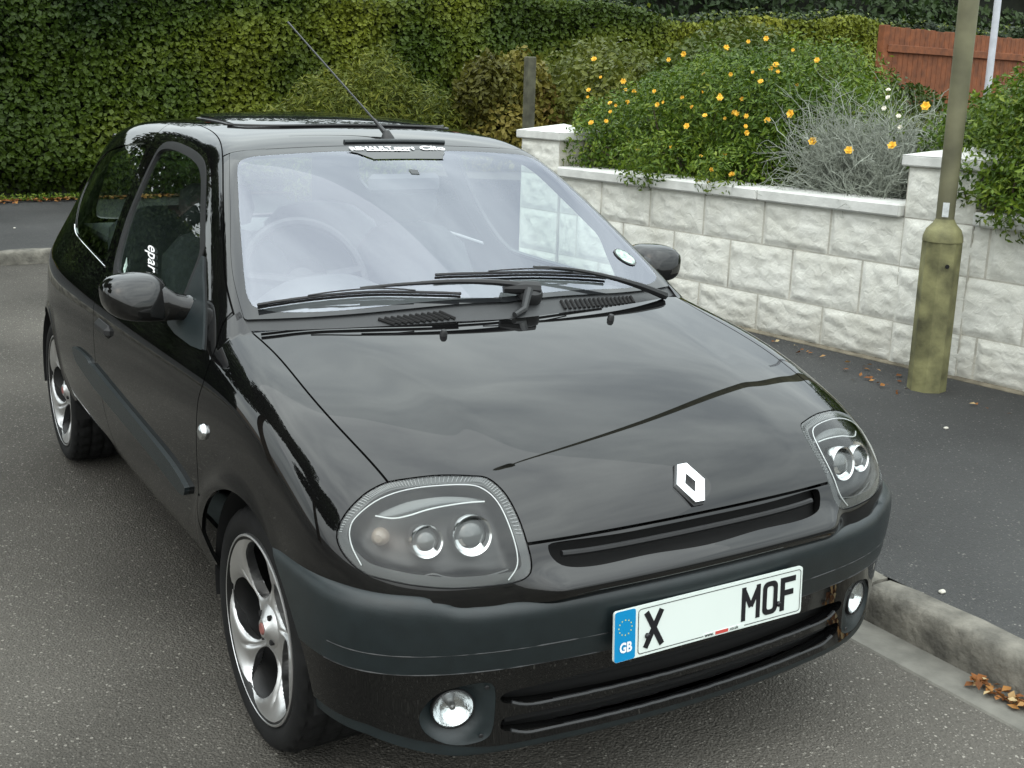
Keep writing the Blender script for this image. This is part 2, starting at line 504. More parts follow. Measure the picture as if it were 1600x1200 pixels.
# piers
for s0, ztop in ((-1.37, 1.205), (2.005, 1.185)):
    w = .42 if s0 < 0 else .46
    mb = MB(); wbox(mb, s0, s0 + w, -.42, .012, .02, ztop); mb.build('pier_core', M_mort, wall, smooth=False)
    rows = ROWS + [(.935, ztop - .94)]
    for z0, h in rows:
        put_block(s0 + .006, z0, w - .012, h, .014)
        # rough faces round the corner
    mb = MB(); wbox(mb, s0 - .03, s0 + w + .03, -.46, .05, ztop + .002, ztop + .062, .008)
    c = np.array(wp(s0 + w / 2, -.205, ztop + .062)); V = [wp(s0 - .03, -.46, ztop + .060), wp(s0 + w + .03, -.46, ztop + .060), wp(s0 + w + .03, .05, ztop + .060), wp(s0 - .03, .05, ztop + .060), wp(s0 + w / 2, -.205, ztop + .115)]
    mb.add(V, [(0, 1, 4), (1, 2, 4), (2, 3, 4), (3, 0, 4)]); mb.build('pier_cap', M_cope, wall, smooth=False)
# raised garden behind the wall
gp = [wp(-6, -.12, .86), wp(2.4, -.12, .86), (3.3, 6.2, .80), (3.6, 12.6, .5), (30, 12.6, .9), (30, -4, .9)]
g = mesh_obj('garden_bed', gp, [tuple(range(len(gp)))], M_soil, smooth=False); tag(g, kind='structure')

# ---- lamp post
M_post = plain('mossy painted column', (.150, .145, .066), .75, var=.6, vscale=9, bump=.002, bscale=60)
post = tag(empty('lamp_post', (3.27, 1.40, PZ)), 'tall lamp post with thick mossy octagonal base on the footway', 'lamp post')
pc = np.array([3.27, 1.40])
lean = np.array([-.006, .004])
def octa(mb, prof, n, a0):
    V, F = [], []
    for z, r in prof:
        for k in range(n):
            t = a0 + 2 * math.pi * k / n
            V.append((pc[0] + lean[0] * z + r * math.cos(t), pc[1] + lean[1] * z + r * math.sin(t), z))
    for i in range(len(prof) - 1):
        for k in range(n): F.append((i * n + k, i * n + (k + 1) % n, (i + 1) * n + (k + 1) % n, (i + 1) * n + k))
    F.append(tuple((len(prof) - 1) * n + k for k in range(n)))
    mb.add(V, F)
mb = MB(); octa(mb, [(PZ - .05, .096), (.30, .096), (.86, .096), (.875, .0955)], 8, .62); mb.build('post_base', M_post, post, smooth=False)
mb = MB(); octa(mb, [(.875, .098), (.90, .096), (.935, .084), (.965, .056), (.985, .046)], 20, .0); mb.build('post_shoulder', M_post, post)
M_pole = plain('weathered grey green pole', (.125, .120, .068), .7, var=.35, vscale=5, bump=.0015, bscale=40)
mb = MB(); octa(mb, [(.96, .044), (2.0, .047), (2.05, .047), (4.5, .043), (9.6, .036)], 20, .0); mb.build('post_shaft', M_pole, post)
q = np.array([-.78, -.626])       # towards the road
mb = MB(); fa = np.array([math.cos(.62 + math.pi * 1.125), math.sin(.62 + math.pi * 1.125)])
c0 = np.array([pc[0] + fa[0] * .0935, pc[1] + fa[1] * .0935, .76])
mb.lathe([(0, .002), (.010, .002), (.0105, -.004)], c0, (fa[0], fa[1], 0), 12); mb.build('lock_hole', plain('hole black', (.004, .004, .004), .9, var=.1), post)
mb = MB(); fb = np.array([-fa[1], fa[0]])
mb.box((pc[0] + q[0] * .056 - .012, pc[1] + q[1] * .056, 1.035), (.03, .004, .07), np.array([[-q[1], q[0], 0], [q[0], q[1], 0], [0, 0, 1]]).T); mb.build('column_label', plain('grey label', (.5, .52, .52), .5, var=.2, vscale=60), post, smooth=False)
mb = MB(); mb.lathe([(.05, -.05), (.09, .02), (.16, .10), (.17, .30), (.10, .38), (.0, .40)], (pc[0] + lean[0] * 9.6, pc[1] + lean[1] * 9.6, 9.6), (0, 0, 1), 20); mb.build('lantern', M_pole, post)

# ---- close boarded fence and thin pole in the far corner of the garden
M_fence = plain('red brown stained timber', (.17, .052, .015), .75, var=.35, vscale=9, bump=.003, bscale=30)
fence = tag(empty('timber_fence', (10.2, 8.0, .7)), 'red brown close boarded timber fence at the back of the garden', 'fence')
fd = np.array([.985, .17]); fo = np.array([10.00, 8.0])
for i in range(44):
    q = fo + fd * (i * .118)
    mb = MB(); mb.box((q[0], q[1], 1.52 + random.uniform(-.008, .008)), (.112, .018, 1.75), np.array([[fd[0], -fd[1], 0], [fd[1], fd[0], 0], [0, 0, 1]]), .003); mb.build('fence_board', M_fence, fence, smooth=False)
mb = MB()
q = fo + fd * 2.6 + np.array([fd[1], -fd[0]]) * .03
mb.box((q[0], q[1], 2.14), (5.2, .04, .09), np.array([[fd[0], -fd[1], 0], [fd[1], fd[0], 0], [0, 0, 1]]), .004); mb.build('fence_rail', M_fence, fence, smooth=False)
for i in (0, 17, 34, 44):
    q = fo + fd * (i * .118 - .02) + np.array([fd[1], -fd[0]]) * -.02
    mb = MB(); mb.box((q[0], q[1], 1.51), (.10, .10, 1.80), None, .005); mb.build('fence_post', M_fence, fence, smooth=False)
mb = MB(); mb.tube([(11.0, 7.2, .6), (10.985, 7.2, 1.6), (10.94, 7.2, 5.0)], .042, 12); wpole = mb.build('washing_line_pole', plain('white painted steel', (.48, .50, .54), .5, var=.12, vscale=9))
tag(wpole, 'thin white painted pole standing in front of the timber fence', 'pole')
mb = MB(); mb.box((4.45, 7.3, 1.20), (.09, .09, 1.28), None, .008); wst = mb.build('timber_post', plain('weathered grey timber', (.075, .075, .05), .9, var=.4, vscale=10, bump=.003, bscale=40))
tag(wst, 'weathered grey timber post between the bronze shrub and the flowering bush', 'post')
# ==================================================================
#  THE CAR: body surface as a smooth implicit shape, cut into panels
#  frame: X across, Y back from the front axle, Z up (metres)
# ==================================================================
class Spl:
    "natural cubic spline through knots, linear outside"
    def __init__(s,xs,ys):
        s.x=np.array(xs,float); s.y=np.array(ys,float); n=len(s.x); h=np.diff(s.x)
        A=np.eye(n); b=np.zeros(n)
        for i in range(1,n-1):
            A[i,i-1]=h[i-1]; A[i,i]=2*(h[i-1]+h[i]); A[i,i+1]=h[i]
            b[i]=6*((s.y[i+1]-s.y[i])/h[i]-(s.y[i]-s.y[i-1])/h[i-1])
        s.m=np.linalg.solve(A,b); s.h=h
    def __call__(s,v):
        v=np.asarray(v,float); i=np.clip(np.searchsorted(s.x,v)-1,0,len(s.h)-1)
        x0=s.x[i]; h=s.h[i]; t=v-x0; c=np.clip(t,0,h); e=t-c
        a=(s.y[i+1]-s.y[i])/h-h*(2*s.m[i]+s.m[i+1])/6
        val=s.y[i]+a*c+s.m[i]/2*c**2+(s.m[i+1]-s.m[i])/(6*h)*c**3
        der=a+s.m[i]*c+(s.m[i+1]-s.m[i])/(2*h)*c**2
        return val+der*e
def smax(a,b,k):
    m=np.maximum(k-np.abs(a-b),0)/k
    return np.maximum(a,b)+m**3*k/6
def smin(a,b,k): return -smax(-a,-b,k)
def sstep(t): t=np.clip(t,0,1); return t*t*t*(t*(6*t-15)+10)
def bump(d,w): return np.exp(-(d/w)**2)
RF,RR=0.0,2.472; ZW=0.297
X0=Spl([-.8,-.4,0,.4,1.2,2.0,2.472,2.8,3.1],[.757,.785,.803,.811,.82,.812,.785,.73,.64])
SZ=Spl([.16,.25,.33,.42,.55,.68,.78,.86,.92,1.0,1.15,1.3,1.42],[-.17,-.115,-.055,-.015,0,-.004,-.014,-.032,-.058,-.098,-.170,-.245,-.305])
def Xs(y,z):
    v=X0(y)+SZ(z)-.22*np.clip(y-2.0,0,1.2)**2*np.clip(z-.85,0,.6)
    for yc in (RF,RR):
        r=np.sqrt((y-yc)**2+(z-ZW)**2)
        v=v+.010*bump(r-.345,.035)*(z>.1)
    return v
HC=Spl([-.75,-.7,-.6,-.5,-.35,-.15,.05,.2,.4,.7],[.700,.733,.787,.829,.8765,.9245,.9650,.9935,1.0295,1.0815])
def Zh(x,y):
    ax=np.abs(x)
    z=HC(y)-.045*smin(ax/.65,1.0,.12)**2.6
    # raised centre field, edge running from cowl corners to the nose
    e=.36+.2*(y+.6)
    z=z+.0038*(1-1/(1+np.exp(-(ax-e)/.018)))*sstep((.25-y)/.3)
    return z
NZ=Spl([.55,.62,.68,.74,.80,.88],[-.697,-.697,-.690,-.663,-.612,-.465])
NB=Spl([.50,.56,.585,.602,.618,.636,.652,.67,.69],[-.03,.005,.034,.044,.036,.014,.002,0,0])
def Yn(x,z): ax=np.abs(x); return NZ(z)-np.where((z<.69)&(z>.4),NB(z),0)*sstep((.47-ax)/.12)+.016*(ax/.43)**2+.55*np.maximum(ax-.40,0)**2
# greenhouse
WC=Spl([.0,.13,.4,.7,.885],[.93,1.0,1.143,1.297,1.385])   # windscreen centre profile
RCn=Spl([.75,.9,1.2,1.6,2.0,2.4,2.75],[1.365,1.396,1.43,1.442,1.43,1.387,1.32])
def Zw(x,y): return WC(y-(.21-.13*np.clip((y-.25)/.65,0,1))*(np.abs(x)/.66)**2.0)
def Zr(x,y): return RCn(y)-.035*(np.abs(x)/.55)**2.4
def Yt(x,z): return 2.97-.5*np.clip(z-.85,0,1)**1.15*1.0-.08*(np.abs(x)/.7)**2.5
def greentop(x,y):
    return smin(Zw(x,y),Zr(x,y),.06)
def f_low(p):
    x,y,z=p[...,0],p[...,1],p[...,2]; ax=np.abs(x)
    side=(ax-Xs(y,z))*.93; hood=(z-Zh(x,y))*.96; nose=(Yn(x,z)-y)*.95
    return smax(smax(smax(side,nose,.30),hood,.26-.14*sstep((y+.55)/.7)),.16-z,.03)
def f_shell(p):
    x,y,z=p[...,0],p[...,1],p[...,2]; ax=np.abs(x)
    side=(ax-Xs(y,z))*.93
    hood=(z-Zh(x,y))*.96
    green=(z-greentop(x,y))*.9
    nose=(Yn(x,z)-y)*.95
    tail=(y-Yt(x,z))*.95
    kg=.10
    low=smax(smax(side,nose,.30),hood,.26-.14*sstep((y+.55)/.7))
    low=np.where(y>.9,1.0,low)
    up=smax(side,green,.09)
    up=np.where(y<-.02,1.0,up)
    f=np.minimum(low,up)
    # the hood field only ahead of the screen: the union takes whichever is higher
    f=smax(f,tail,.25)
    f=smax(f,.16-z,.03)
    return f
# bumper
BY=Spl([.1,.19,.25,.33,.42,.47,.54,.60,.64],[-.692,-.704,-.702,-.702,-.709,-.718,-.726,-.722,-.705])
def Yb(x,z): ax=np.abs(x); return BY(z)+.032*(ax/.43)**2+.45*np.maximum(ax-.42,0)**2
def f_bump(p):
    x,y,z=p[...,0],p[...,1],p[...,2]; ax=np.abs(x)
    f=smax((ax-Xb(y,z))*.95,(Yb(x,z)-y)*.95,.22)
    zt=.583+.026*(1/(1+np.exp(-(ax-.60)/.014)))
    f=smax(f,z-zt,.05)
    f=smax(f,.235-z,.03)
    return f
def grad(f,p,e=5e-4):
    g=np.zeros_like(p)
    for i in range(3):
        d=np.zeros(3); d[i]=e
        g[...,i]=f(p+d)-f(p-d)
    return g/np.maximum(np.linalg.norm(g,axis=-1,keepdims=True),1e-9)
_XBS = Spl([.1,.2,.32,.45,.55,.62,.66],[-.045,-.03,-.012,.004,.010,.004,-.01])
def Xb(y, z): return X0(y) + _XBS(z)

def template(nf, ns, nr, ne, A, B, el0=-.98, el1=1.0):
    cols = []
    for a in np.linspace(0, np.pi / 2, nf, endpoint=False): cols.append((A, (np.sin(a), -np.cos(a))))
    for y in np.linspace(A[1], B[1], ns, endpoint=(nr == 0)): cols.append(((0, y, A[2]), (1., 0.)))
    for a in np.linspace(0, np.pi / 2, nr): cols.append((B, (np.cos(a), np.sin(a))))
    el = np.linspace(np.pi / 2 * el0, np.pi / 2 * el1, ne)
    Og = np.zeros((len(cols), ne, 3)); D = np.zeros_like(Og)
    for j, (o, h) in enumerate(cols):
        Og[j] = o; D[j, :, 0] = np.cos(el) * h[0]; D[j, :, 1] = np.cos(el) * h[1]; D[j, :, 2] = np.sin(el)
    return Og, D

def march(f, o, d, tmax, n):
    """outermost crossing along o + d t, walking in from t = tmax"""
    ts = np.linspace(tmax, 0.02, n)
    lo = np.full(len(o), np.nan); hi = lo.copy()
    prev = f(o + d * ts[0])
    for a, b in zip(ts[:-1], ts[1:]):
        cur = f(o + d * b)
        hit = (prev > 0) & (cur <= 0) & np.isnan(lo)
        lo[hit] = b; hi[hit] = a
        prev = cur
    return lo, hi

def bisect(f, o, d, lo, hi, n):
    for _ in range(n):
        m = (lo + hi) / 2
        pos = f(o + d * m[:, None]) > 0
        hi = np.where(pos, m, hi); lo = np.where(pos, lo, m)
    return (lo + hi) / 2

def surface(f, Og, D, tmax=1.6, n=90):
    C, E = Og.shape[:2]
    cj = np.unique(np.append(np.arange(0, C, 4), C - 1)); ei = np.unique(np.append(np.arange(0, E, 4), E - 1))
    o = Og[np.ix_(cj, ei)].reshape(-1, 3); d = D[np.ix_(cj, ei)].reshape(-1, 3)
    lo, hi = march(f, o, d, tmax, n)
    t = bisect(f, o, d, lo, hi, 8).reshape(len(cj), len(ei))
    t = np.array([np.interp(np.arange(E), ei, row) for row in t])
    t = np.array([np.interp(np.arange(C), cj, t[:, k]) for k in range(E)]).T.ravel()
    o = Og.reshape(-1, 3); d = D.reshape(-1, 3)
    lo, hi = t - .02, t + .02
    bad = ~((f(o + d * lo[:, None]) <= 0) & (f(o + d * hi[:, None]) > 0))
    if bad.any():
        l2, h2 = march(f, o[bad], d[bad], tmax, n * 2)
        lo[bad] = l2; hi[bad] = h2
    t = bisect(f, o, d, lo, hi, 15)
    V = o + d * t[:, None]
    idx = np.arange(C * E).reshape(C, E)
    a, b, c2, d2 = idx[:-1, :-1].ravel(), idx[1:, :-1].ravel(), idx[1:, 1:].ravel(), idx[:-1, 1:].ravel()
    T = np.concatenate([np.stack([a, b, c2], 1), np.stack([a, c2, d2], 1)])
    ok = ~np.isnan(V).any(1)
    T = T[ok[T].all(1)]
    V = np.nan_to_num(V)
    Nn = grad(f, V)
    return orient(V, Nn, T)

def orient(V, Nn, T):
    fnm = np.cross(V[T[:, 1]] - V[T[:, 0]], V[T[:, 2]] - V[T[:, 0]])
    keep = np.linalg.norm(fnm, axis=1) > 1e-12
    T, fnm = T[keep], fnm[keep]
    flip = (fnm * Nn[T].sum(1)).sum(1) < 0
    T = T.copy(); T[flip] = T[flip][:, ::-1]
    return V, Nn, T

def clip(M, fv):
    """keep the part of the surface where the field is >= 0"""
    V, Nn, T = M
    s = fv(V) if callable(fv) else fv
    inside = s >= 0
    cnt = inside[T].sum(1)
    full = T[cnt == 3]
    newV, newN, newT = [], [], []
    mixed = T[(cnt == 1) | (cnt == 2)]
    base = len(V)
    if len(mixed):
        k = inside[mixed]
        # rotate so the odd vertex comes first
        odd = np.where(k.sum(1) == 1, np.argmax(k, 1), np.argmin(k, 1))
        r = np.stack([mixed[np.arange(len(mixed)), (odd + i) % 3] for i in range(3)], 1)
        one = k.sum(1) == 1
        e1 = np.sort(r[:, [0, 1]], 1); e2 = np.sort(r[:, [0, 2]], 1)
        allE = np.concatenate([e1, e2])
        uq, inv = np.unique(allE, axis=0, return_inverse=True)
        inv = inv.ravel()
        sa, sb = s[uq[:, 0]], s[uq[:, 1]]
        t = (sa / (sa - sb))[:, None]
        nv = V[uq[:, 0]] * (1 - t) + V[uq[:, 1]] * t
        nn = Nn[uq[:, 0]] * (1 - t) + Nn[uq[:, 1]] * t
        nn /= np.maximum(np.linalg.norm(nn, axis=1, keepdims=True), 1e-9)
        i1 = base + inv[:len(r)]; i2 = base + inv[len(r):]
        tri1 = np.stack([r[one, 0], i1[one], i2[one]], 1)
        tw = ~one
        tri2 = np.stack([i1[tw], r[tw, 1], r[tw, 2]], 1)
        tri3 = np.stack([i1[tw], r[tw, 2], i2[tw]], 1)
        V = np.concatenate([V, nv]); Nn = np.concatenate([Nn, nn])
        full = np.concatenate([full, tri1, tri2, tri3])
    used = np.unique(full)
    mp = np.full(len(V), -1); mp[used] = np.arange(len(used))
    return V[used], Nn[used], mp[full]

def cut(M, *fields):
    for f in fields:
        if len(M[2]) == 0: break
        M = clip(M, f)
    return M

def flange(M, depth=.010):
    """turn the free edges of a panel inwards so it has thickness"""
    V, Nn, T = M
    E = np.concatenate([T[:, [0, 1]], T[:, [1, 2]], T[:, [2, 0]]])
    S = np.sort(E, 1)
    uq, first, cnt = np.unique(S, axis=0, return_index=True, return_counts=True)
    B = E[first[cnt == 1]]
    B = B[~((np.abs(V[B[:, 0], 0]) < 2e-4) & (np.abs(V[B[:, 1], 0]) < 2e-4))]
    if len(B) == 0: return M
    a, b = B[:, 0], B[:, 1]
    ed = V[b] - V[a]
    out = np.cross(ed, (Nn[a] + Nn[b]) / 2)
    L = np.linalg.norm(out, axis=1, keepdims=True)
    ok = L[:, 0] > 1e-9
    a, b, out = a[ok], b[ok], out[ok] / L[ok]
    n = len(V); m = len(a)
    V2 = np.concatenate([V, V[a], V[b], V[b] - Nn[b] * depth, V[a] - Nn[a] * depth])
    N2 = np.concatenate([Nn, out, out, out, out])
    i = np.arange(m)
    q = np.stack([n + i, n + 3 * m + i, n + 2 * m + i, n + m + i], 1)
    T2 = np.concatenate([T, q[:, [0, 1, 2]], q[:, [0, 2, 3]]])
    return orient(V2, N2, T2)

def mirrored(M):
    V, Nn, T = M
    s = np.array([-1., 1, 1])
    return V * s, Nn * s, T[:, ::-1]

def joined(*Ms):
    o = 0; Vs, Ns, Ts = [], [], []
    for V, Nn, T in Ms:
        Vs.append(V); Ns.append(Nn); Ts.append(T + o); o += len(V)
    return np.concatenate(Vs), np.concatenate(Ns), np.concatenate(Ts)

def both(M): return joined(M, mirrored(M))
def offset(M, d): return M[0] + M[1] * (d if np.isscalar(d) else d[:, None]), M[1], M[2]
def panel(name, M, mat, parent): return mesh_obj(name, M[0], M[2], mat, parent, N=M[1])

def smooth_poly(P, closed=True, sub=6):
    P = np.array(P, float); n = len(P); out = []
    rngk = range(n if closed else n - 1)
    for i in rngk:
        if closed: p0, p1, p2, p3 = P[i - 1], P[i], P[(i + 1) % n], P[(i + 2) % n]
        else: p0, p1, p2, p3 = P[max(i - 1, 0)], P[i], P[i + 1], P[min(i + 2, n - 1)]
        for t in np.linspace(0, 1, sub, endpoint=False):
            out.append(.5 * ((2 * p1) + (p2 - p0) * t + (2 * p0 - 5 * p1 + 4 * p2 - p3) * t * t + (3 * p1 - p0 - 3 * p2 + p3) * t ** 3))
    if not closed: out.append(P[-1])
    return np.array(out)

def sdf(P, q):
    """signed distance of 2-D points q to closed polygon P, negative inside"""
    P = np.array(P, float); A, B = P, np.roll(P, -1, 0)
    d = np.full(len(q), 1e9); ins = np.zeros(len(q), bool)
    for a, b in zip(A, B):
        e = b - a; w = q - a
        t = np.clip((w @ e) / max(e @ e, 1e-12), 0, 1)
        d = np.minimum(d, np.linalg.norm(w - t[:, None] * e, axis=1))
        c = (a[1] <= q[:, 1]) != (b[1] <= q[:, 1])
        if b[1] != a[1]:
            ins ^= c & (q[:, 0] < a[0] + (q[:, 1] - a[1]) / (b[1] - a[1]) * e[0])
    return np.where(ins, -d, d)

def field_yz(P): return lambda V: sdf(P, V[:, [1, 2]])
def field_xz(P): return lambda V: sdf(P, np.abs(V[:, [0, 2]]) * [1, 1])
def field_xy(P): return lambda V: sdf(P, np.stack([np.abs(V[:, 0]), V[:, 1]], 1))

G = .0024          # half of a shut line
DOOR_TOP = Spl([.30, .356, .468, .637, .752, .943, 1.106, 1.427, 1.75, 2.3, 2.7], [.692, .686, .668, .615, .578, .517, .480, .450, .440, .425, .41])
HOOD_X = Spl([-.7, -.443, -.249, -.085, .126, .285], [.600, .628, .652, .660, .658, .667])
HOOD_Y = Spl([0, .089, .266, .455, .585, .663, .75], [.108, .111, .129, .179, .237, .281, .34])
SCREEN_Y0 = Spl([0, .243, .407, .573, .678, .75], [.150, .176, .209, .267, .315, .36])
SCREEN_Y1 = Spl([0, .25, .45, .505, .56], [.886, .890, .902, .908, .915])
GLASS_XY = smooth_poly([(-.2, .849), (.0, .850), (.347, .858), (.455, .861), (.497, .845), (.515, .812), (.545, .72), (.581, .601), (.63, .428),
                        (.642, .365), (.630, .325), (.56, .28), (.407, .225), (.2, .188), (0, .17), (-.2, .188)], sub=5)
DOOR_YZ = smooth_poly([(.36, 1.6), (.356, 1.1), (.352, 1.0), (.342, .966), (.305, .912), (.297, .846), (.315, .787), (.309, .697), (.285, .55), (.277, .409),
                       (.285, .30), (.33, .262), (.5, .258), (.9, .258), (1.15, .262), (1.22, .30), (1.27, .40), (1.33, .52), (1.417, .642), (1.478, .773),
                       (1.50, .839), (1.505, .932), (1.546, 1.016), (1.588, 1.117), (1.614, 1.263), (1.622, 1.351), (1.64, 1.45), (1.65, 1.6)], sub=4)
DWIN = smooth_poly([(.655, .945), (.66, 1.03), (.672, 1.108), (.73, 1.155), (.827, 1.224), (.954, 1.306), (1.084, 1.340), (1.296, 1.357), (1.44, 1.355), (1.502, 1.335),
                    (1.520, 1.285), (1.522, 1.2), (1.508, 1.096), (1.455, 1.0), (1.40, .955), (1.336, .938), (1.0, .930), (.72, .930)], sub=5)
QWIN = smooth_poly([(1.578, .958), (1.60, .955), (1.792, .964), (2.10, .980), (2.20, .993), (2.271, 1.013), (2.40, 1.065), (2.47, 1.11), (2.485, 1.16), (2.43, 1.225),
                    (2.33, 1.265), (2.2, 1.293), (1.949, 1.325), (1.75, 1.342), (1.69, 1.342), (1.663, 1.296), (1.640, 1.184), (1.615, 1.08), (1.583, 1.0)], sub=5)
SAIL = np.array([(.362, .903), (.40, .935), (.47, .985), (.575, 1.05), (.652, 1.105), (.648, 1.0), (.652, .938), (.70, .912), (.60, .900), (.45, .897)])
HL3 = np.array([(-0.629, -0.446, 0.788), (-0.588, -0.46, 0.794), (-0.529, -0.48, 0.798), (-0.469, -0.506, 0.796), (-0.44, -0.522, 0.791), (-0.423, -0.559, 0.77), (-0.418, -0.603, 0.736), (-0.418, -0.642, 0.692), (-0.418, -0.663, 0.652), (-0.429, -0.669, 0.629), (-0.464, -0.666, 0.621), (-0.528, -0.653, 0.621), (-0.588, -0.632, 0.622), (-0.643, -0.603, 0.628), (-0.685, -0.57, 0.634), (-0.719, -0.532, 0.641), (-0.737, -0.497, 0.658), (-0.745, -0.467, 0.679), (-0.742, -0.451, 0.703), (-0.722, -0.446, 0.735), (-0.686, -0.444, 0.766), (-0.658, -0.443, 0.779)]) * [-1, 1, 1]
_c = HL3.mean(0)
_u, _s, _vt = np.linalg.svd(HL3 - _c)
HLA, HLB, HLN = _vt[0], _vt[1], _vt[2]
if HLN[1] > 0: HLN = -HLN
HL2 = smooth_poly(np.stack([(HL3 - _c) @ HLA, (HL3 - _c) @ HLB], 1), sub=5)
def hl_sdf(V):
    W = V * [1, 1, 1]; W = np.stack([np.abs(V[:, 0]), V[:, 1], V[:, 2]], 1) - _c
    d = sdf(HL2, np.stack([W @ HLA, W @ HLB], 1))
    return np.where(np.abs(W @ HLN) > .16, np.maximum(d, .05), d)
ARCH_F = (-.035, .305, .348)
ARCH_R = (2.455, .305, .345)
def arch(a): return lambda V: np.where(np.abs(V[:, 0]) > .45, np.hypot(V[:, 1] - a[0], V[:, 2] - a[1]) - a[2], .5)

# ---- materials of the car
def paintmat():
    m, n, l, b = newmat('black car paint')
    setp(b, col=(.0045, .0045, .0050), rough=.008, ior=1.56)
    tc = n.new('ShaderNodeTexCoord')
    t = n.new('ShaderNodeTexNoise'); t.inputs['Scale'].default_value = 900; t.inputs['Detail'].default_value = 2
    r = n.new('ShaderNodeMapRange'); r.inputs['To Min'].default_value = .005; r.inputs['To Max'].default_value = .025
    t2 = n.new('ShaderNodeTexNoise'); t2.inputs['Scale'].default_value = 3; t2.inputs['Detail'].default_value = 8
    l.new(tc.outputs['Object'], t2.inputs['Vector']); l.new(t2.outputs['Fac'], r.inputs['Value'])
    l.new(r.outputs['Result'], b.inputs['Roughness'])
    # thin film of road dust
    r2 = n.new('ShaderNodeValToRGB')
    r2.color_ramp.elements[0].position = .35; r2.color_ramp.elements[0].color = (.0025, .0025, .0028, 1)
    r2.color_ramp.elements[1].position = .8; r2.color_ramp.elements[1].color = (.006, .006, .0055, 1)
    l.new(t2.outputs['Fac'], r2.inputs['Fac']); l.new(r2.outputs['Color'], b.inputs['Base Color'])
    return m
M_paint = paintmat()
M_matte = plain('charcoal bumper plastic', (.0105, .0155, .0170), .34, var=.15, vscale=30, bump=.0004, bscale=900)
M_rubber = plain('black rubber', (.007, .007, .0075), .5, var=.2, vscale=40)
M_tyre = plain('tyre rubber', (.0065, .0065, .0065), .8, spec=.25, var=.35, vscale=14, bump=.0006, bscale=200)
M_dark = plain('black void', (.003, .003, .003), .9, var=.1)
M_cowl = plain('grey cowl plastic', (.018, .019, .020), .42, var=.12, vscale=20, bump=.0003, bscale=700)
M_inner = plain('cabin plastic', (.05, .052, .055), .6, var=.15, vscale=25, bump=.0005, bscale=400)
M_seat = plain('seat cloth', (.03, .032, .036), .9, var=.3, vscale=60, bump=.001, bscale=300)
M_alloy = plain('silver alloy', (.78, .78, .78), .36, metal=1.0, var=.06, vscale=12)
M_alloy2 = plain('dark alloy barrel', (.30, .30, .30), .38, metal=1.0, var=.12, vscale=12)
M_chrome = plain('chrome', (.85, .86, .87), .06, metal=1.0, var=.03)
M_badge = plain('bright badge chrome', (.88, .89, .90), .22, metal=1.0, var=.03)
M_disc = plain('brake disc steel', (.10, .098, .095), .4, metal=1.0, var=.2, vscale=40)
M_frit = plain('black glass border', (.012, .013, .014), .03, var=.1, ior=1.55)
M_white = plain('white print', (.80, .80, .80), .5, var=.03)
M_screen = glassmat('coated windscreen glass', (.95, .98, .97), 1.5, (.87, .90, 1.0), 0.0, .12)
M_side = glassmat('tinted side glass', (.70, .80, .74), 1.5)
M_lens = glassmat('clear lamp lens', (.98, .99, .98), 1.33, (1, 1, 1), 0.0, .0)
M_lamp = plain('lamp reflector', (.62, .64, .65), .12, metal=1.0, var=.05, vscale=60, bump=.0015, bscale=70)
M_lampblack = plain('black lamp bezel', (.006, .0065, .007), .45, var=.1)
M_lampgrey = plain('grey lamp rim', (.030, .032, .032), .25, var=.06)
M_lamprib = plain('lamp rim ribs', (.22, .23, .23), .3, metal=.3, var=.06)
M_line = plain('satin trim line', (.48, .50, .50), .35, var=.05)
M_brow = plain('smoked brow', (.10, .105, .105), .18, metal=.6, var=.1)
M_ring = plain('projector ring', (.66, .67, .67), .15, metal=1.0, var=.05)
M_amber = plain('clear amber bulb', (.16, .135, .11), .25, var=.2, vscale=80)
M_bulb = plain('projector glass', (.045, .05, .05), .02, var=.04, ior=1.8)

# ---- car root and shell
car = tag(empty('hatchback_car', (0, 1.1, 0)), 'black three door hatchback parked at the kerb, seen from its front corner', 'car')
Og, D = template(110, 240, 36, 250, (0, -.05, .62), (0, 2.55, .62))
SHELL = surface(f_shell, Og, D)
Og, D = template(170, 60, 0, 210, (0, -.05, .62), (0, .5, .62), el0=.0)
HOODS = surface(f_low, Og, D)
Og, D = template(150, 46, 0, 210, (0, -.25, .42), (0, .0, .42))
BUMP = surface(f_bump, Og, D, tmax=1.1)

neg = lambda f, g=0.0: (lambda V: -f(V) - g)
pos = lambda f, g=0.0: (lambda V: f(V) - g)
f_door, f_dwin, f_qwin, f_sail = field_yz(DOOR_YZ), field_yz(DWIN), field_yz(QWIN), field_yz(SAIL)
f_glass = field_xy(GLASS_XY)
f_top = lambda V: np.abs(V[:, 0]) - DOOR_TOP(V[:, 1])          # > 0 outboard of the roof ditch
f_hoodx = lambda V: np.where(V[:, 1] < .33, HOOD_X(V[:, 1]) - np.abs(V[:, 0]), -.2)
f_hoody = lambda V: HOOD_Y(np.abs(V[:, 0])) - V[:, 1]
f_hoodz = lambda V: V[:, 2] - .684
f_nobump = lambda V: np.maximum(V[:, 2] - (.583 + .026 / (1 + np.exp(-(np.abs(V[:, 0]) - .60) / .014)) - .028), V[:, 1] + .18)
f_keepz = lambda V: V[:, 2] - .20

# bonnet
hood = cut(HOODS, pos(f_hoodx, G), pos(f_hoody, .001), pos(f_hoodz, .0040), pos(hl_sdf, G))
panel('bonnet', flange(both(hood)), M_paint, car)
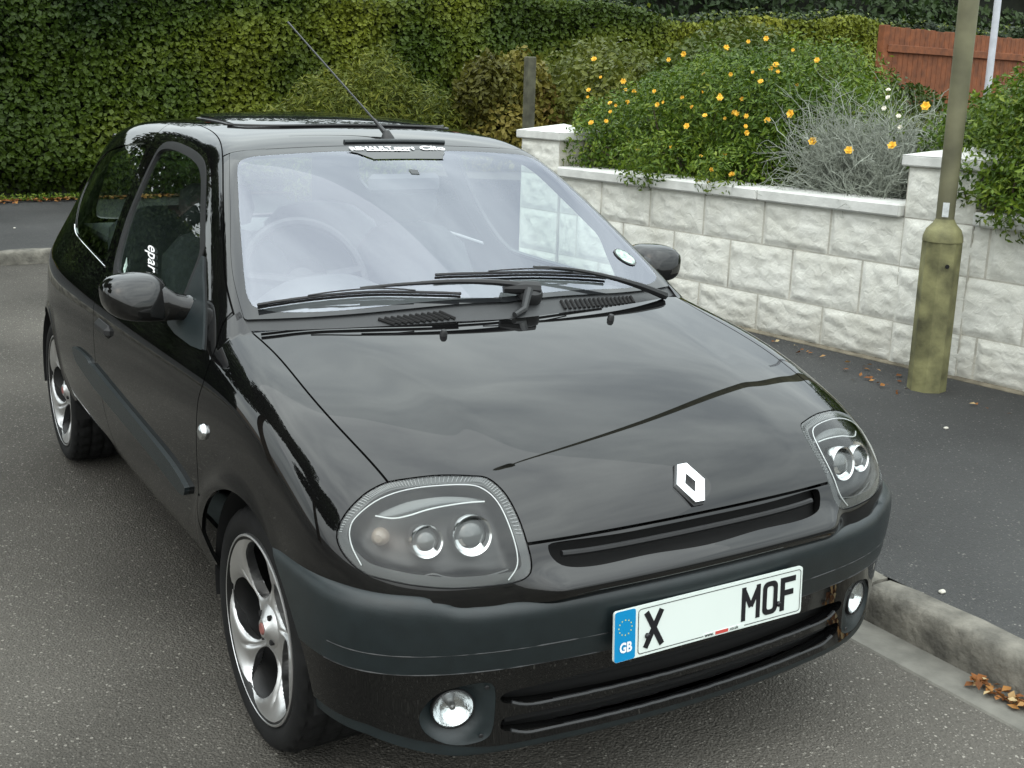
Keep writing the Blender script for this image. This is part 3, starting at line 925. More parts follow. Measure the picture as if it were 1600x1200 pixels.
# front wings
wing = cut(SHELL, lambda V: np.maximum(np.where(V[:, 1] < .34, np.abs(V[:, 0]) - HOOD_X(V[:, 1]), -.1) - G, np.where(V[:, 1] < -.3, .684 - V[:, 2] - .0015, -1.)),
           pos(hl_sdf, G), lambda V: .345 - V[:, 1], pos(f_door, G), arch(ARCH_F), f_nobump, f_keepz,
           lambda V: np.maximum(f_hoodz(V) * -1, np.abs(V[:, 0]) - .44 + np.where(V[:, 1] > -.4, 1, 0)))
# the nose panel below the bonnet edge carries the grille opening
f_grille = field_xz(smooth_poly([(-.2, .676), (0, .677), (.2, .677), (.350, .681), (.374, .674), (.368, .652), (.345, .638), (.28, .632), (.15, .633), (0, .629), (-.15, .633)], sub=5))
nose = cut(wing, lambda V: .43 - np.abs(V[:, 0]), lambda V: -.4 - V[:, 1])
nose = cut(nose, pos(f_grille))
side_wing = cut(wing, lambda V: np.maximum(np.abs(V[:, 0]) - .43, V[:, 1] + .4))
panel('nose_panel', flange(both(nose), .02), M_paint, car)
for s in (1, -1):
    w = flange(side_wing)
    wo = panel('front_wing', w if s > 0 else mirrored(w), M_paint, car)
    ind = MB()
    c0 = np.array([.803 * s, .254, .725])
    ind.lathe([(.0, .013), (.010, .012), (.018, .008), (.022, .0), (.022, -.01)], c0, (s, -.02, .05), 20)
    io = ind.build('side_indicator', M_lamp, wo)

# doors
door = cut(SHELL, neg(f_door, G), pos(f_top, G), pos(f_dwin, .0), f_keepz)
doorglass = cut(SHELL, neg(f_dwin, .016), lambda V: V[:, 1] - .648, pos(f_top, G))
doorseal = cut(SHELL, neg(f_dwin, -.006), pos(f_dwin, -.017), pos(f_top, .0))
sail = cut(SHELL, neg(f_sail, 0), pos(f_top, .0))
# quarter panels, roof, screen border
quarter = cut(SHELL, lambda V: V[:, 1] - .345, pos(f_door, G), pos(f_top, G), pos(f_qwin), arch(ARCH_R), arch(ARCH_F), f_keepz,
              lambda V: np.maximum(V[:, 1] - .9, np.abs(V[:, 0]) - 0.0))
qglass = cut(SHELL, neg(f_qwin, .004), lambda V: 2.6 - V[:, 1])
RWIN = smooth_poly([(-.2, 1.285), (0, 1.287), (.3, 1.28), (.42, 1.262), (.46, 1.22), (.49, 1.08), (.50, .99), (.46, .955), (.2, .945), (0, .943), (-.2, .945)], sub=4)
f_rwin = lambda V: np.where(V[:, 1] > 2.45, sdf(RWIN, np.stack([np.abs(V[:, 0]), V[:, 2]], 1)), .5)
quarter = cut(quarter, f_rwin)
roof = cut(SHELL, neg(f_top, G * .6), lambda V: np.where(V[:, 1] > .5, V[:, 1] - SCREEN_Y1(np.abs(V[:, 0])) - .003, -.1), f_rwin, lambda V: V[:, 2] - .95)
rglass = cut(SHELL, neg(f_rwin, .003))
f_scr = lambda V: np.minimum(np.minimum(SCREEN_Y1(np.abs(V[:, 0])) - V[:, 1], V[:, 1] - SCREEN_Y0(np.abs(V[:, 0]))), DOOR_TOP(V[:, 1]) - .020 - np.abs(V[:, 0]))
screen = cut(SHELL, f_scr, lambda V: V[:, 2] - .95)
pillar = cut(SHELL, neg(f_top, G), lambda V: .905 - V[:, 1], lambda V: V[:, 1] - .32, lambda V: -f_scr(V) - .001, lambda V: V[:, 2] - .95, lambda V: np.abs(V[:, 0]) - .4)
panel('roof_panel', flange(both(roof)), M_paint, car)
panel('windscreen', both(cut(screen, neg(f_glass, 0))), M_screen, car)
scr_obj = [o for o in car.children if o.name.startswith('windscreen')][0]
panel('windscreen_border', both(cut(screen, pos(f_glass, 0))), M_frit, scr_obj)
panel('rear_window', both(rglass), M_side, car)
f_cowl = lambda V: np.minimum(V[:, 1] - HOOD_Y(np.abs(V[:, 0])) + .015, SCREEN_Y0(np.abs(V[:, 0])) + .004 - V[:, 1])
cowl = offset(cut(SHELL, f_cowl, lambda V: V[:, 2] - .93, lambda V: .672 - np.abs(V[:, 0])), -.006)
panel('scuttle_panel', both(cowl), M_cowl, car)
for s in (1, -1):
    fix = (lambda M: M) if s > 0 else mirrored
    do = panel('door', fix(flange(door)), M_paint, car)
    panel('window_pane', fix(offset(doorglass, -.006)), M_side, do)
    panel('window_seal', fix(flange(offset(doorseal, .002), .012)), M_rubber, do)
    panel('mirror_sail', fix(flange(offset(sail, .006), .012)), M_matte, do)
    panel('quarter_panel', fix(flange(quarter)), M_paint, car)
    qo = panel('quarter_window', fix(offset(qglass, -.003)), M_side, car)
    panel('screen_pillar', fix(pillar), M_paint, car)
    # bright strip under the rear side window
    st = smooth_poly([(1.53, .948), (1.792, .962), (2.10, .978), (2.20, .990), (2.26, 1.004)], closed=False, sub=5)
    mb = MB(); mb.tube([(s * (float(Xs(np.array(y), np.array(z))) + .001), y, z) for y, z in st], .003, 6)
    mb.build('chrome_strip', M_chrome, qo)
    # rubbing strip on the door
    mo = smooth_poly([(.385, .553), (.375, .535), (.43, .515), (.731, .540), (1.127, .558), (1.47, .573), (1.478, .60), (1.47, .636), (1.353, .634), (.861, .604), (.534, .580)], sub=4)
    mould = cut(SHELL, neg(field_yz(mo), 0))
    panel('rubbing_strip', fix(flange(offset(mould, .013), .016)), M_matte, do)
    mo2 = smooth_poly([(1.485, .576), (1.60, .580), (1.72, .592), (1.78, .625), (1.70, .640), (1.49, .638)], sub=4)
    panel('rubbing_strip', fix(flange(offset(cut(SHELL, neg(field_yz(mo2), 0)), .011), .014)), M_matte, qo)
    # handle: dished cup with a flap
    mb = MB()
    mb.box((s * .806, 1.32, .782), (.03, .17, .042), bev=.014)
    h = mb.build('door_handle', M_rubber, do)

# inside skin keeps daylight out of the shut lines
inn = cut(SHELL, pos(f_dwin, -.002), pos(f_qwin, .0), lambda V: np.where((V[:, 1] < .95) & (V[:, 2] > .9), f_glass(V), 1.), arch(ARCH_F), arch(ARCH_R),
          pos(hl_sdf, -.004), f_rwin, lambda V: np.maximum(V[:, 2] - .6, V[:, 1] + .45), f_keepz, lambda V: np.where(V[:, 1] < -.45, sdf(np.array([(-.4, .60), (.4, .60), (.4, .70), (-.4, .70)]), V[:, [0, 2]]), 1.))
panel('inner_skin', both(offset(inn, -.012)), M_dark, car)

# ---- bumper
def bz(z0, z1): return [lambda V: V[:, 2] - z0, lambda V: z1 - V[:, 2]]
f_back = lambda V: -.02 - V[:, 1]
FOG = smooth_poly([(.512, .412), (.494, .398), (.490, .346), (.499, .288), (.543, .273), (.586, .279), (.621, .302), (.636, .333), (.629, .364), (.6, .397), (.549, .411)], sub=5)
SL1 = smooth_poly([(-.3, .394), (0, .398), (.25, .395), (.43, .386), (.475, .378), (.480, .365), (.462, .355), (.40, .349), (.25, .344), (0, .341), (-.3, .345)], sub=4)
SL2 = smooth_poly([(-.3, .325), (0, .328), (.25, .325), (.43, .325), (.470, .322), (.478, .308), (.468, .293), (.40, .287), (.25, .280), (0, .275), (-.3, .281)], sub=4)
f_fog = lambda V: np.where(V[:, 1] < -.4, sdf(FOG, np.abs(V[:, [0, 2]])), .5)
f_s1 = lambda V: np.where(V[:, 1] < -.4, sdf(SL1, np.abs(V[:, [0, 2]])), .5)
f_s2 = lambda V: np.where(V[:, 1] < -.4, sdf(SL2, np.abs(V[:, [0, 2]])), .5)
zbot = lambda V: .235 + .053 * np.clip((np.abs(V[:, 0]) - .48) / .24, 0, 1) ** 1.5
f_lip = lambda V: V[:, 2] - zbot(V) - .027
f_bot = lambda V: V[:, 2] - zbot(V)
bl = cut(BUMP, f_lip, *bz(.20, .4405), f_back, arch(ARCH_F), pos(f_fog), pos(f_s1), pos(f_s2))
bo = panel('front_bumper', flange(both(bl), .025), M_paint, car)
bm = cut(BUMP, *bz(.4405, .66), f_back, arch(ARCH_F))
panel('bumper_moulding', flange(both(offset(bm, .0015)), .02), M_matte, bo)
bb = cut(BUMP, f_bot, lambda V: -f_lip(V), f_back, arch(ARCH_F))
panel('bumper_lip', flange(both(offset(bb, -.004)), .02), M_matte, bo)
back = cut(BUMP, *bz(.24, .44), lambda V: -.30 - V[:, 1])
panel('bumper_backing', both(offset(back, -.05)), M_dark, bo)

def bump_line(z, x0, x1, out=.0, n=60):
    """points along the bumper skin at height z (x from x0 to x1)"""
    xs = np.linspace(x0, x1, n); P = []
    for x in xs:
        y = np.linspace(-.80, .1, 500); p = np.stack([np.full(500, x), y, np.full(500, z)], 1)
        i = np.argmax(f_bump(p) <= 0)
        P.append(p[i])
    P = np.array(P); return P + grad(f_bump, P) * out
for z in (.484, .4405):
    L = bump_line(z, -.775, .775, .0008, 110)
    mb = MB(); mb.tube(L, .0024, 5); mb.build('trim_line', M_cowl, bo)
for z, xe in ((.3435, .455), (.2795, .455)):
    L = bump_line(z, -xe, xe, -.001, 60)
    L[:3, 2] += (.012, .006, .002); L[-3:, 2] += (.002, .006, .012)
    mb = MB(); mb.tube(L, .0045, 6); mb.build('grille_bar', M_rubber if False else M_cowl, bo)
for k in range(2):      # mesh behind the slots
    L = bump_line(.37 - .07 * k, -.46, .46, -.03, 40)
    mb = MB(); mb.tube(L, .006, 5); mb.build('grille_bar', M_dark, bo)

# ---- fog lights
for s in (1, -1):
    sp = bump_line(.352, .572, .572, 0, 1)[0]; bn_ = grad(f_bump, sp[None])[0]
    fc = (sp - bn_ * .008) * [s, 1, 1]; ax = np.array([bn_[0] * s * .8, bn_[1], -.02]); ax /= np.linalg.norm(ax)
    cup = cut(BUMP, lambda V: -f_fog(V) - .0005, lambda V: np.linalg.norm(V - sp, axis=1) - .044)
    sd = -f_fog(cup[0])
    ctr = np.linalg.norm(cup[0] - sp, axis=1)
    dep = np.clip(sd / .012, 0, 1) * .004 + np.clip((.066 - ctr) / .018, 0, 1) * .012
    V = cup[0] - cup[1] * dep[:, None]
    fo = mesh_obj('fog_light', V * ([s, 1, 1]), cup[2] if s > 0 else cup[2][:, ::-1], M_matte, bo)
    mb = MB(); mb.lathe([(.046, -.004), (.044, .004), (.0415, .005), (.0415, -.01)], fc + ax * -.002, ax, 36); mb.build('lamp_rim', M_rubber, car if False else fo)
    mb = MB(); mb.lathe([(.0, -.030), (.015, -.029), (.03, -.020), (.042, -.002)], fc, ax, 30); mb.build('lamp_reflector', M_lamp, fo)
    mb = MB(); mb.lathe([(.0, -.004), (.006, -.006), (.008, -.014), (.008, -.03)], fc, ax, 14); mb.build('bulb_shield', M_alloy2, fo)
    mb = MB(); mb.lathe([(.0, .010), (.02, .008), (.034, .004), (.0415, -.002)], fc, ax, 36); mb.build('lamp_lens', M_lens, fo)
    for dx, dz in ((-.062, .048), (-.055, -.062)):
        pz = .352 + dz; px = .572 + dx
        q = bump_line(pz, px, px, .001, 1)[0]
        mb = MB(); mb.lathe([(.0, .002), (.004, .0015), (.005, 0)], q * [s, 1, 1], ax, 8); mb.build('screw', M_rubber, fo)

# ---- headlights
hl = cut(SHELL, neg(hl_sdf, .0005), lambda V: -.38 - V[:, 1])
for s in (1, -1):
    fix = (lambda M: M) if s > 0 else mirrored
    d = -hl_sdf(hl[0])
    dep = .006 + np.clip((d - .016) / .030, 0, 1) ** .8 * .055
    V = hl[0] - HLN * dep[:, None]
    ho = mesh_obj('headlight', V * [s, 1, 1], hl[2] if s > 0 else hl[2][:, ::-1], M_lampblack, car)
    rim = cut(hl, lambda V: .0185 + hl_sdf(V))
    panel('lamp_rim', fix(offset(rim, -.004)), M_lampgrey, ho)
    # fine ribs on the rim
    P = smooth_poly(HL3, sub=14)
    cen = HL3.mean(0)
    mb = MB()
    for i in range(0, len(P), 2):
        p = P[i]
        if p[2] < .70: continue
        inn_ = (cen - p); inn_ -= HLN * (inn_ @ HLN); inn_ /= np.linalg.norm(inn_)
        q0 = p + inn_ * .004 - HLN * .0015; q1 = p + inn_ * .0165 - HLN * .0015
        mb.tube(np.array([q0, q1]) * [s, 1, 1], .0008, 4, cap=False)
    mb.build('rim_ribs', M_lamprib, ho)['kind'] = 'stuff'
    # bright line inside the rim
    TR = smooth_poly([(-0.47, -0.664, 0.628), (-0.447, -0.659, 0.656), (-0.442, -0.633, 0.7), (-0.444, -0.582, 0.751), (-0.459, -0.543, 0.776), (-0.494, -0.519, 0.785), (-0.586, -0.486, 0.782), (-0.656, -0.47, 0.766), (-0.707, -0.467, 0.736), (-0.725, -0.473, 0.711), (-0.729, -0.493, 0.685), (-0.722, -0.523, 0.655)], closed=False, sub=5) * [-s, 1, 1]
    mb = MB(); mb.tube(TR - HLN * [s, 1, 1] * .005, .0013, 6); mb.build('light_line', M_line, ho)
    # lens follows the wing surface
    panel('lamp_lens', fix(flange(offset(hl, -.0005), .004)), M_lens, ho)
    # brow reflector
    br = np.array([(-0.677, -0.489, 0.742), (-0.651, -0.512, 0.74), (-0.623, -0.525, 0.745), (-0.575, -0.536, 0.756), (-0.511, -0.551, 0.762), (-0.469, -0.562, 0.762)])
    br2 = np.array([(-0.677, -0.487, 0.746), (-0.652, -0.491, 0.755), (-0.607, -0.5, 0.768), (-0.548, -0.518, 0.774), (-0.500, -.538, .772), (-0.466, -0.557, 0.767)])
    nb = 22
    def rs(A):
        A = smooth_poly(A, closed=False, sub=6); t = np.linspace(0, len(A) - 1, nb)
        return np.stack([np.interp(t, np.arange(len(A)), A[:, k]) for k in range(3)], 1)
    a, b = rs(br), rs(br2)
    HN = HLN * [-1, 1, 1]
    Vb = np.concatenate([a - HN * .016, (a * .75 + b * .25) - HN * .020, (a + b) / 2 - HN * .030, b - HN * .024]) * [-s, 1, 1]
    Fb = [(r * nb + i, r * nb + i + 1, (r + 1) * nb + i + 1, (r + 1) * nb + i) for r in range(3) for i in range(nb - 1)]
    mesh_obj('brow_reflector', Vb, Fb, M_brow, ho)
    mb = MB(); mb.tube((a - HN * .014) * [-s, 1, 1], .0015, 6); mb.build('brow_edge', M_line, ho)
    # projectors
    for c0, R in (((-.603, -.585, .700), .033), ((-.516, -.612, .707), .041)):
        c1 = np.array(c0) * [-s, 1, 1]; ax = np.array([.12 * s, -.96, .22]); ax /= np.linalg.norm(ax)
        c1 = c1 + ax * -.030
        mb = MB(); mb.lathe([(R * 1.0, -.03), (R * 1.04, .006), (R * .99, .013), (R * .90, .010), (R * .84, -.004)], c1, ax, 36); mb.build('projector_ring', M_ring, ho)
        mb = MB(); mb.lathe([(0, .012), (R * .4, .010), (R * .68, .003), (R * .86, -.008)], c1, ax, 30); mb.build('projector_lens', M_bulb, ho)
        mb = MB(); mb.lathe([(R * .55, .0085), (R * .75, .004), (R * .88, -.001)], c1, ax, 24, math.pi * 1.05, math.pi * 1.75); mb.build('projector_reflector', M_chrome, ho)
    c1 = np.array((-.690, -.520, .697)) * [-s, 1, 1]; ax = np.array([.60 * s, -.78, .15]); ax /= np.linalg.norm(ax)
    c1 = c1 - ax * .022
    mb = MB(); mb.lathe([(0, .004), (.008, .003), (.015, -.004), (.018, -.015), (.019, -.02)], c1, ax, 24); mb.build('indicator_bulb', M_amber, ho)
    # smooth black bezel lobes under the projectors
    mb = MB()
    lo_ = smooth_poly([(-.715, -.515, .665), (-.68, -.55, .645), (-.64, -.585, .640), (-.61, -.610, .652), (-.585, -.622, .645), (-.54, -.640, .640), (-.50, -.652, .645), (-.465, -.655, .650)], closed=False, sub=5)
    mb.tube((lo_ - HN * .018) * [-s, 1, 1], .0022, 5); mb.build('bezel_edge', M_lampgrey, ho)

# ---- grille, badge, plate
gb = cut(SHELL, neg(f_grille, -.012), lambda V: -.45 - V[:, 1])
gro = panel('radiator_grille', both(offset(gb, -.035)), M_dark, car)
mb = MB()
xs = np.linspace(-.345, .345, 50)
mb.tube([(x, float(Yn(np.array(x), np.array(.657))) + .024, .652 + .006 * (abs(x) / .35) ** 6) for x in xs], .007, 8)
mb.build('grille_bar', M_rubber, gro)

def on_nose(x, z):
    y = np.linspace(-.8, -.2, 900); p = np.stack([np.full(900, x), y, np.full(900, z)], 1)
    return p[np.argmax(f_shell(p) <= 0)]
# diamond badge, hollow, standing proud
q = np.array([on_nose(.010, .737)])[0]; bn = grad(f_shell, q[None])[0]; bu = np.cross(bn, [1, 0, 0]); bu *= np.sign(bu[2]); bu /= np.linalg.norm(bu); bx = np.array([1., 0, 0])
OUT = [(-.013, .047), (.013, .047), (.040, .0), (.013, -.050), (-.013, -.050), (-.040, .0)]
INN = [(-.001, .021), (.001, .021), (.0145, .0), (.001, -.024), (-.001, -.024), (-.0145, .0)]
def bp_(uv, h): return q + bx * uv[0] + bu * uv[1] + bn * h
Vb = [bp_(p, .001) for p in OUT] + [bp_((p[0] * .97, p[1] * .97), .011) for p in OUT] + [bp_(p, .009) for p in INN] + [bp_(p, .001) for p in INN]
Fb = []
for i in range(6):
    j = (i + 1) % 6
    for r in range(3): Fb.append((r * 6 + i, r * 6 + j, (r + 1) * 6 + j, (r + 1) * 6 + i))
mesh_obj('diamond_badge', Vb, Fb, M_badge, car, smooth=False)
mb = MB(); Vs = [bp_((p[0] * 1.06, p[1] * 1.06), .0012) for p in OUT] + [bp_((p[0] * 1.06, p[1] * 1.06), -.004) for p in OUT]
mb.add(Vs, [(0, 1, 2, 3, 4, 5)] + [(i, (i + 1) % 6, 6 + (i + 1) % 6, 6 + i) for i in range(6)])
mb.build('badge_backing', M_rubber, car, smooth=False)

# ---- number plate
PL = np.array([0., -.739, .485])
plate_tilt = math.radians(-3)
def pl(u, v, h=0.0):
    """plate coordinates (u right, v up from the lower left corner) to car coordinates"""
    y = -h; z = v - .0555
    return (PL[0] + u - .26, PL[1] + y * math.cos(plate_tilt) - z * math.sin(plate_tilt), PL[2] + z * math.cos(plate_tilt) + y * math.sin(plate_tilt))
def rrect(u0, v0, u1, v1, r, n=4):
    P = []
    for cx, cy, a in ((u1 - r, v0 + r, -90), (u1 - r, v1 - r, 0), (u0 + r, v1 - r, 90), (u0 + r, v0 + r, 180)):
        for k in range(n + 1):
            t = math.radians(a + 90 * k / n); P.append((cx + r * math.cos(t), cy + r * math.sin(t)))
    return P
def slab(P, h0, h1):
    n = len(P); V = [pl(u, v, h1) for u, v in P] + [pl(u, v, h0) for u, v in P]
    return V, [tuple(range(n))] + [(i, n + i, n + (i + 1) % n, (i + 1) % n) for i in range(n)]
M_plate = plain('white number plate acrylic', (.66, .72, .68), .25, var=.02)
M_blue = plain('blue plate band', (.0, .22, .47), .3, var=.03)
M_ink = plain('black plate ink', (.006, .006, .008), .4, var=.05)
M_red = plain('red print', (.50, .06, .05), .5, var=.05)
mb = MB(); mb.add(*slab(rrect(0, 0, .52, .111, .007), -.006, .0))
plate = mb.build('number_plate', M_plate, car, smooth=False)
mb = MB(); mb.add(*slab(rrect(.0006, .0006, .053, .1104, .006), -.002, .0006)); mb.build('plate_band', M_blue, plate, smooth=False)
def strokes(name, segs, mat, par, h=.0012, w=.0135):
    mb = MB()
    for k, s_ in enumerate(segs):
        (u0, v0), (u1, v1) = s_[:2]
        d = np.array([u1 - u0, v1 - v0]); L = np.linalg.norm(d); d /= L; nn = np.array([-d[1], d[0]]) * w / 2
        P = [(u0 - nn[0], v0 - nn[1]), (u1 - nn[0], v1 - nn[1]), (u1 + nn[0], v1 + nn[1]), (u0 + nn[0], v0 + nn[1])]
        mb.add(*slab(P, .0, h + k * .00006))
    return mb.build(name, mat, par, smooth=False)
def ring(name, O_, I_, mat, par, h=.0012):
    n = len(O_); V = [pl(*p, h) for p in O_] + [pl(*p, h) for p in I_]
    F = [(i, (i + 1) % n, n + (i + 1) % n, n + i) for i in range(n)]
    return mesh_obj(name, V, F, mat, par, smooth=False)
strokes('plate_character', [((.0790, .0165), (.1205, .0945)), ((.0805, .0945), (.1225, .0165))], M_ink, plate, w=.0128)
strokes('plate_character', [((.3465, .0165), (.3465, .0945)), ((.3885, .0165), (.3885, .0945)), ((.3455, .0900), (.3675, .0470)), ((.3895, .0900), (.3675, .0470))], M_ink, plate, w=.0115)
ring('plate_character', rrect(.4015, .0165, .4455, .0945, .015, 6), rrect(.4140, .0285, .4330, .0825, .006, 6), M_ink, plate)
strokes('plate_character', [((.4605, .0165), (.4605, .0945)), ((.4550, .0882), (.4990, .0882)), ((.4550, .0580), (.4930, .0580))], M_ink, plate, w=.0128)
for u, v in ((.0835, .0430), (.4490, .0360)):
    mb = MB(); c0 = np.array(pl(u, v, .001)); mb.lathe([(0, .006), (.004, .0055), (.0062, .003), (.0062, -.001)], c0, (0, -1, 0), 12); mb.build('plate_screw', M_ink, plate)
ring('plate_border', rrect(.0595, .0055, .5150, .1055, .008), rrect(.0612, .0072, .5133, .1038, .0065), M_ink, plate, .0008)
mb = MB(); mb.add(*slab([(.235, .0025), (.350, .0025), (.350, .0112), (.235, .0112)], .0, .0010)); mb.build('plate_footer', M_plate, plate, smooth=False)
mb = MB(); mb.add(*slab([(.268, .0032), (.304, .0032), (.304, .0106), (.268, .0106)], .0, .0014)); mb.build('plate_footer', M_red, plate, smooth=False)
for k in range(12):
    t = math.radians(30 * k); cu, cv = .0268 + .0165 * math.cos(t), .0735 + .0165 * math.sin(t)
    P = [(cu + (.0022 if i % 2 == 0 else .0010) * math.sin(math.radians(36 * i)), cv + (.0022 if i % 2 == 0 else .0010) * math.cos(math.radians(36 * i))) for i in range(10)][::-1]
    mb = MB(); mb.add([pl(u, v, .0012) for u, v in P], [tuple(range(10))]); mb.build('star', plain('star yellow', (.7, .62, .12), .5, var=.03) if k == 0 else bpy.data.materials['star yellow'], plate, smooth=False)

def text_uv(s_, size, shear=0.0, bold=0.0, spacing=1.0):
    cu = bpy.data.curves.new('lettering', 'FONT'); cu.body = s_; cu.size = size; cu.shear = shear; cu.offset = bold; cu.space_character = spacing
    cu.resolution_u = 3
    o = bpy.data.objects.new('lettering_source', cu); COL.objects.link(o)
    bpy.context.view_layer.update()
    me = bpy.data.meshes.new_from_object(o.evaluated_get(bpy.context.evaluated_depsgraph_get()))
    V = np.array([v.co[:2] for v in me.vertices]); F = [tuple(p.vertices) for p in me.polygons]
    bpy.data.objects.remove(o); bpy.data.curves.remove(cu); bpy.data.meshes.remove(me)
    return V, F
def plate_text(s_, u, v, size, mat, bold=0.0, sx=1.0):
    V, F = text_uv(s_, size, bold=bold)
    mesh_obj('plate_print', [pl(u + a * sx, v + b, .0018) for a, b in V], F, mat, plate, smooth=False)
plate_text('GB', .0125, .0200, .0300, M_white, .0011, .80)
plate_text('www.', .238, .0045, .0105, M_ink, .0003)
plate_text('.co.uk', .307, .0045, .0105, M_ink, .0002)
# plate plinth
mb = MB(); mb.box((0, -.727, .485), (.50, .018, .095), bev=.006); mb.build('plate_plinth', M_matte, car)

# ---- lettering on the screen, tax disc, mirror patch
def on_screen(x, y, off): 
    z = float(greentop(np.array(x), np.array(y))); p = np.array([[x, y, z]])
    return p[0] + grad(f_shell, p)[0] * off
def screen_text(s_, x0, y0, size, sx, **k):
    V, F = text_uv(s_, size, **k)
    P = [on_screen(x0 + a * sx, y0 + b * .88, .0045) for a, b in V]
    mesh_obj('screen_lettering', P, F, M_white, scr_obj, smooth=False)
    return V[:, 0].max() * sx
wd = screen_text('RENAULT', -.150, .851, .034, .95, bold=.0012)
wd2 = screen_text('sport', -.148 + wd, .851, .034, .95, shear=.25, bold=.0009)
screen_text('Clio', -.132 + wd + wd2, .850, .042, 1.25, shear=.15, bold=.0014)
P = [on_screen(a, b, .004) for a, b in ((-.10, .846), (.045, .843), (.045, .8475), (-.10, .8505))]
mesh_obj('screen_lettering', P, [(0, 1, 2, 3)], M_white, scr_obj, smooth=False)
pts = smooth_poly([(-.145, .853), (-.135, .835), (-.10, .800), (-.085, .797), (.12, .796), (.138, .800), (.142, .812), (.145, .855)], sub=3)
mesh_obj('screen_patch', [on_screen(a, b, .003) for a, b in pts], [tuple(range(len(pts)))], M_frit, scr_obj, smooth=False)
mesh_obj('mirror_mount', [on_screen(a, b, .002) for a, b in ((-.012, .715), (.014, .712), (.016, .735), (-.012, .738))], [(0, 1, 2, 3)], M_frit, scr_obj, smooth=False)
c0 = (.553, .388)
ring_ = [on_screen(c0[0] + .036 * math.cos(t), c0[1] + .033 * math.sin(t), .003) for t in np.linspace(0, 2 * math.pi, 28, endpoint=False)]
ring2 = [on_screen(c0[0] + .031 * math.cos(t), c0[1] + .0285 * math.sin(t), .004) for t in np.linspace(0, 2 * math.pi, 28, endpoint=False)]
td = mesh_obj('tax_disc', ring_, [tuple(range(28))], M_frit, scr_obj, smooth=False)
M_disc2 = plain('printed paper disc', (.34, .44, .39), .6, var=.6, vscale=70)
mesh_obj('tax_disc_print', ring2, [tuple(range(28))], M_disc2, scr_obj, smooth=False)

# sticker on the driver's side window, running downwards
V, F = text_uv('epar', 1.0, bold=.012)
P = []
for a, b in V:
    z = 1.067 - .035 * a; y = 1.175 - .059 * a - .165 * b
    P.append((-(float(Xs(np.array(y), np.array(z))) - .001), y, z))
dl = [o for o in car.children if o.name.startswith('door') and not o.name.startswith('door_')]
left_door = dl[1]
mesh_obj('window_lettering', P, F, M_white, left_door, smooth=False)
q4 = [(1.335, 1.005), (1.29, .985), (1.275, .955), (1.32, .972)]
mesh_obj('window_sticker', [(-(float(Xs(np.array(y), np.array(z))) - .001), y, z) for y, z in q4], [(0, 1, 2, 3)], M_disc2, left_door, smooth=False)

# ---- mirrors
def mirror(s):
    OUT = [(.965, 1.012), (.963, 1.032), (.948, 1.050), (.918, 1.060), (.86, 1.063), (.826, 1.058), (.806, 1.042), (.797, 1.020), (.792, .985), (.795, .957), (.806, .942), (.83, .938), (.87, .940), (.92, .948), (.948, .963), (.961, .985)]
    O_ = smooth_poly(OUT, sub=3) - np.array([.020, 0]); cen = np.array([.855, 1.000]); n = len(O_)
    V, F = [], []
    # rings from the mirror face (rear) to the rounded front
    prof = [(.655, .90), (.650, .965), (.630, 1.0), (.600, 1.0), (.570, .965), (.548, .88), (.532, .72), (.522, .48), (.518, .22)]
    for y, k in prof:
        for p in O_:
            w = cen + (p - cen) * k + np.array([0, -.034 * (1 - k) ** 1.0]) * (k < 1 and y < .62)
            V.append((s * w[0], y + .042 - .05 * (w[0] - .80), w[1]))
    m = len(prof)
    for r in range(m - 1):
        for i in range(n):
            F.append((r * n + i, r * n + (i + 1) % n, (r + 1) * n + (i + 1) % n, (r + 1) * n + i))
    F.append(tuple((m - 1) * n + i for i in range(n)))
    if s < 0: F = [f[::-1] for f in F]
    mo = mesh_obj('wing_mirror', V, F, M_paint, car)
    V2 = [(s * (cen + (p - cen) * .93)[0], .692 - .05 * ((cen + (p - cen) * .93)[0] - .80), (cen + (p - cen) * .93)[1]) for p in O_]
    mesh_obj('mirror_glass', V2, [tuple(range(n))], M_chrome, mo, smooth=False)
    # stalk
    sec = []
    P = [(.712, .606, .966), (.738, .608, .970), (.764, .611, .976), (.790, .615, .986), (.83, .622, .99)]
    RZ = [.034, .034, .037, .047, .052]; RY = [.050, .046, .044, .046, .046]
    V3, F3 = [], []
    k = 16
    for (x, y, z), rz, ry in zip(P, RZ, RY):
        for t in np.linspace(0, 2 * math.pi, k, endpoint=False):
            c_, s_ = math.cos(t), math.sin(t)
            V3.append((s * x, y + ry * abs(c_) ** .6 * np.sign(c_), z + rz * abs(s_) ** .6 * np.sign(s_)))
    for r in range(len(P) - 1):
        for i in range(k): F3.append((r * k + i, r * k + (i + 1) % k, (r + 1) * k + (i + 1) % k, (r + 1) * k + i))
    F3.append(tuple(range(k))); F3.append(tuple((len(P) - 1) * k + i for i in range(k)))
    mesh_obj('mirror_arm', V3, F3, M_paint, mo)
    mb = MB(); mb.box((s * .718, .602, .968), (.014, .110, .072), bev=.01); mb.build('mirror_foot', M_matte, mo)
mirror(1); mirror(-1)

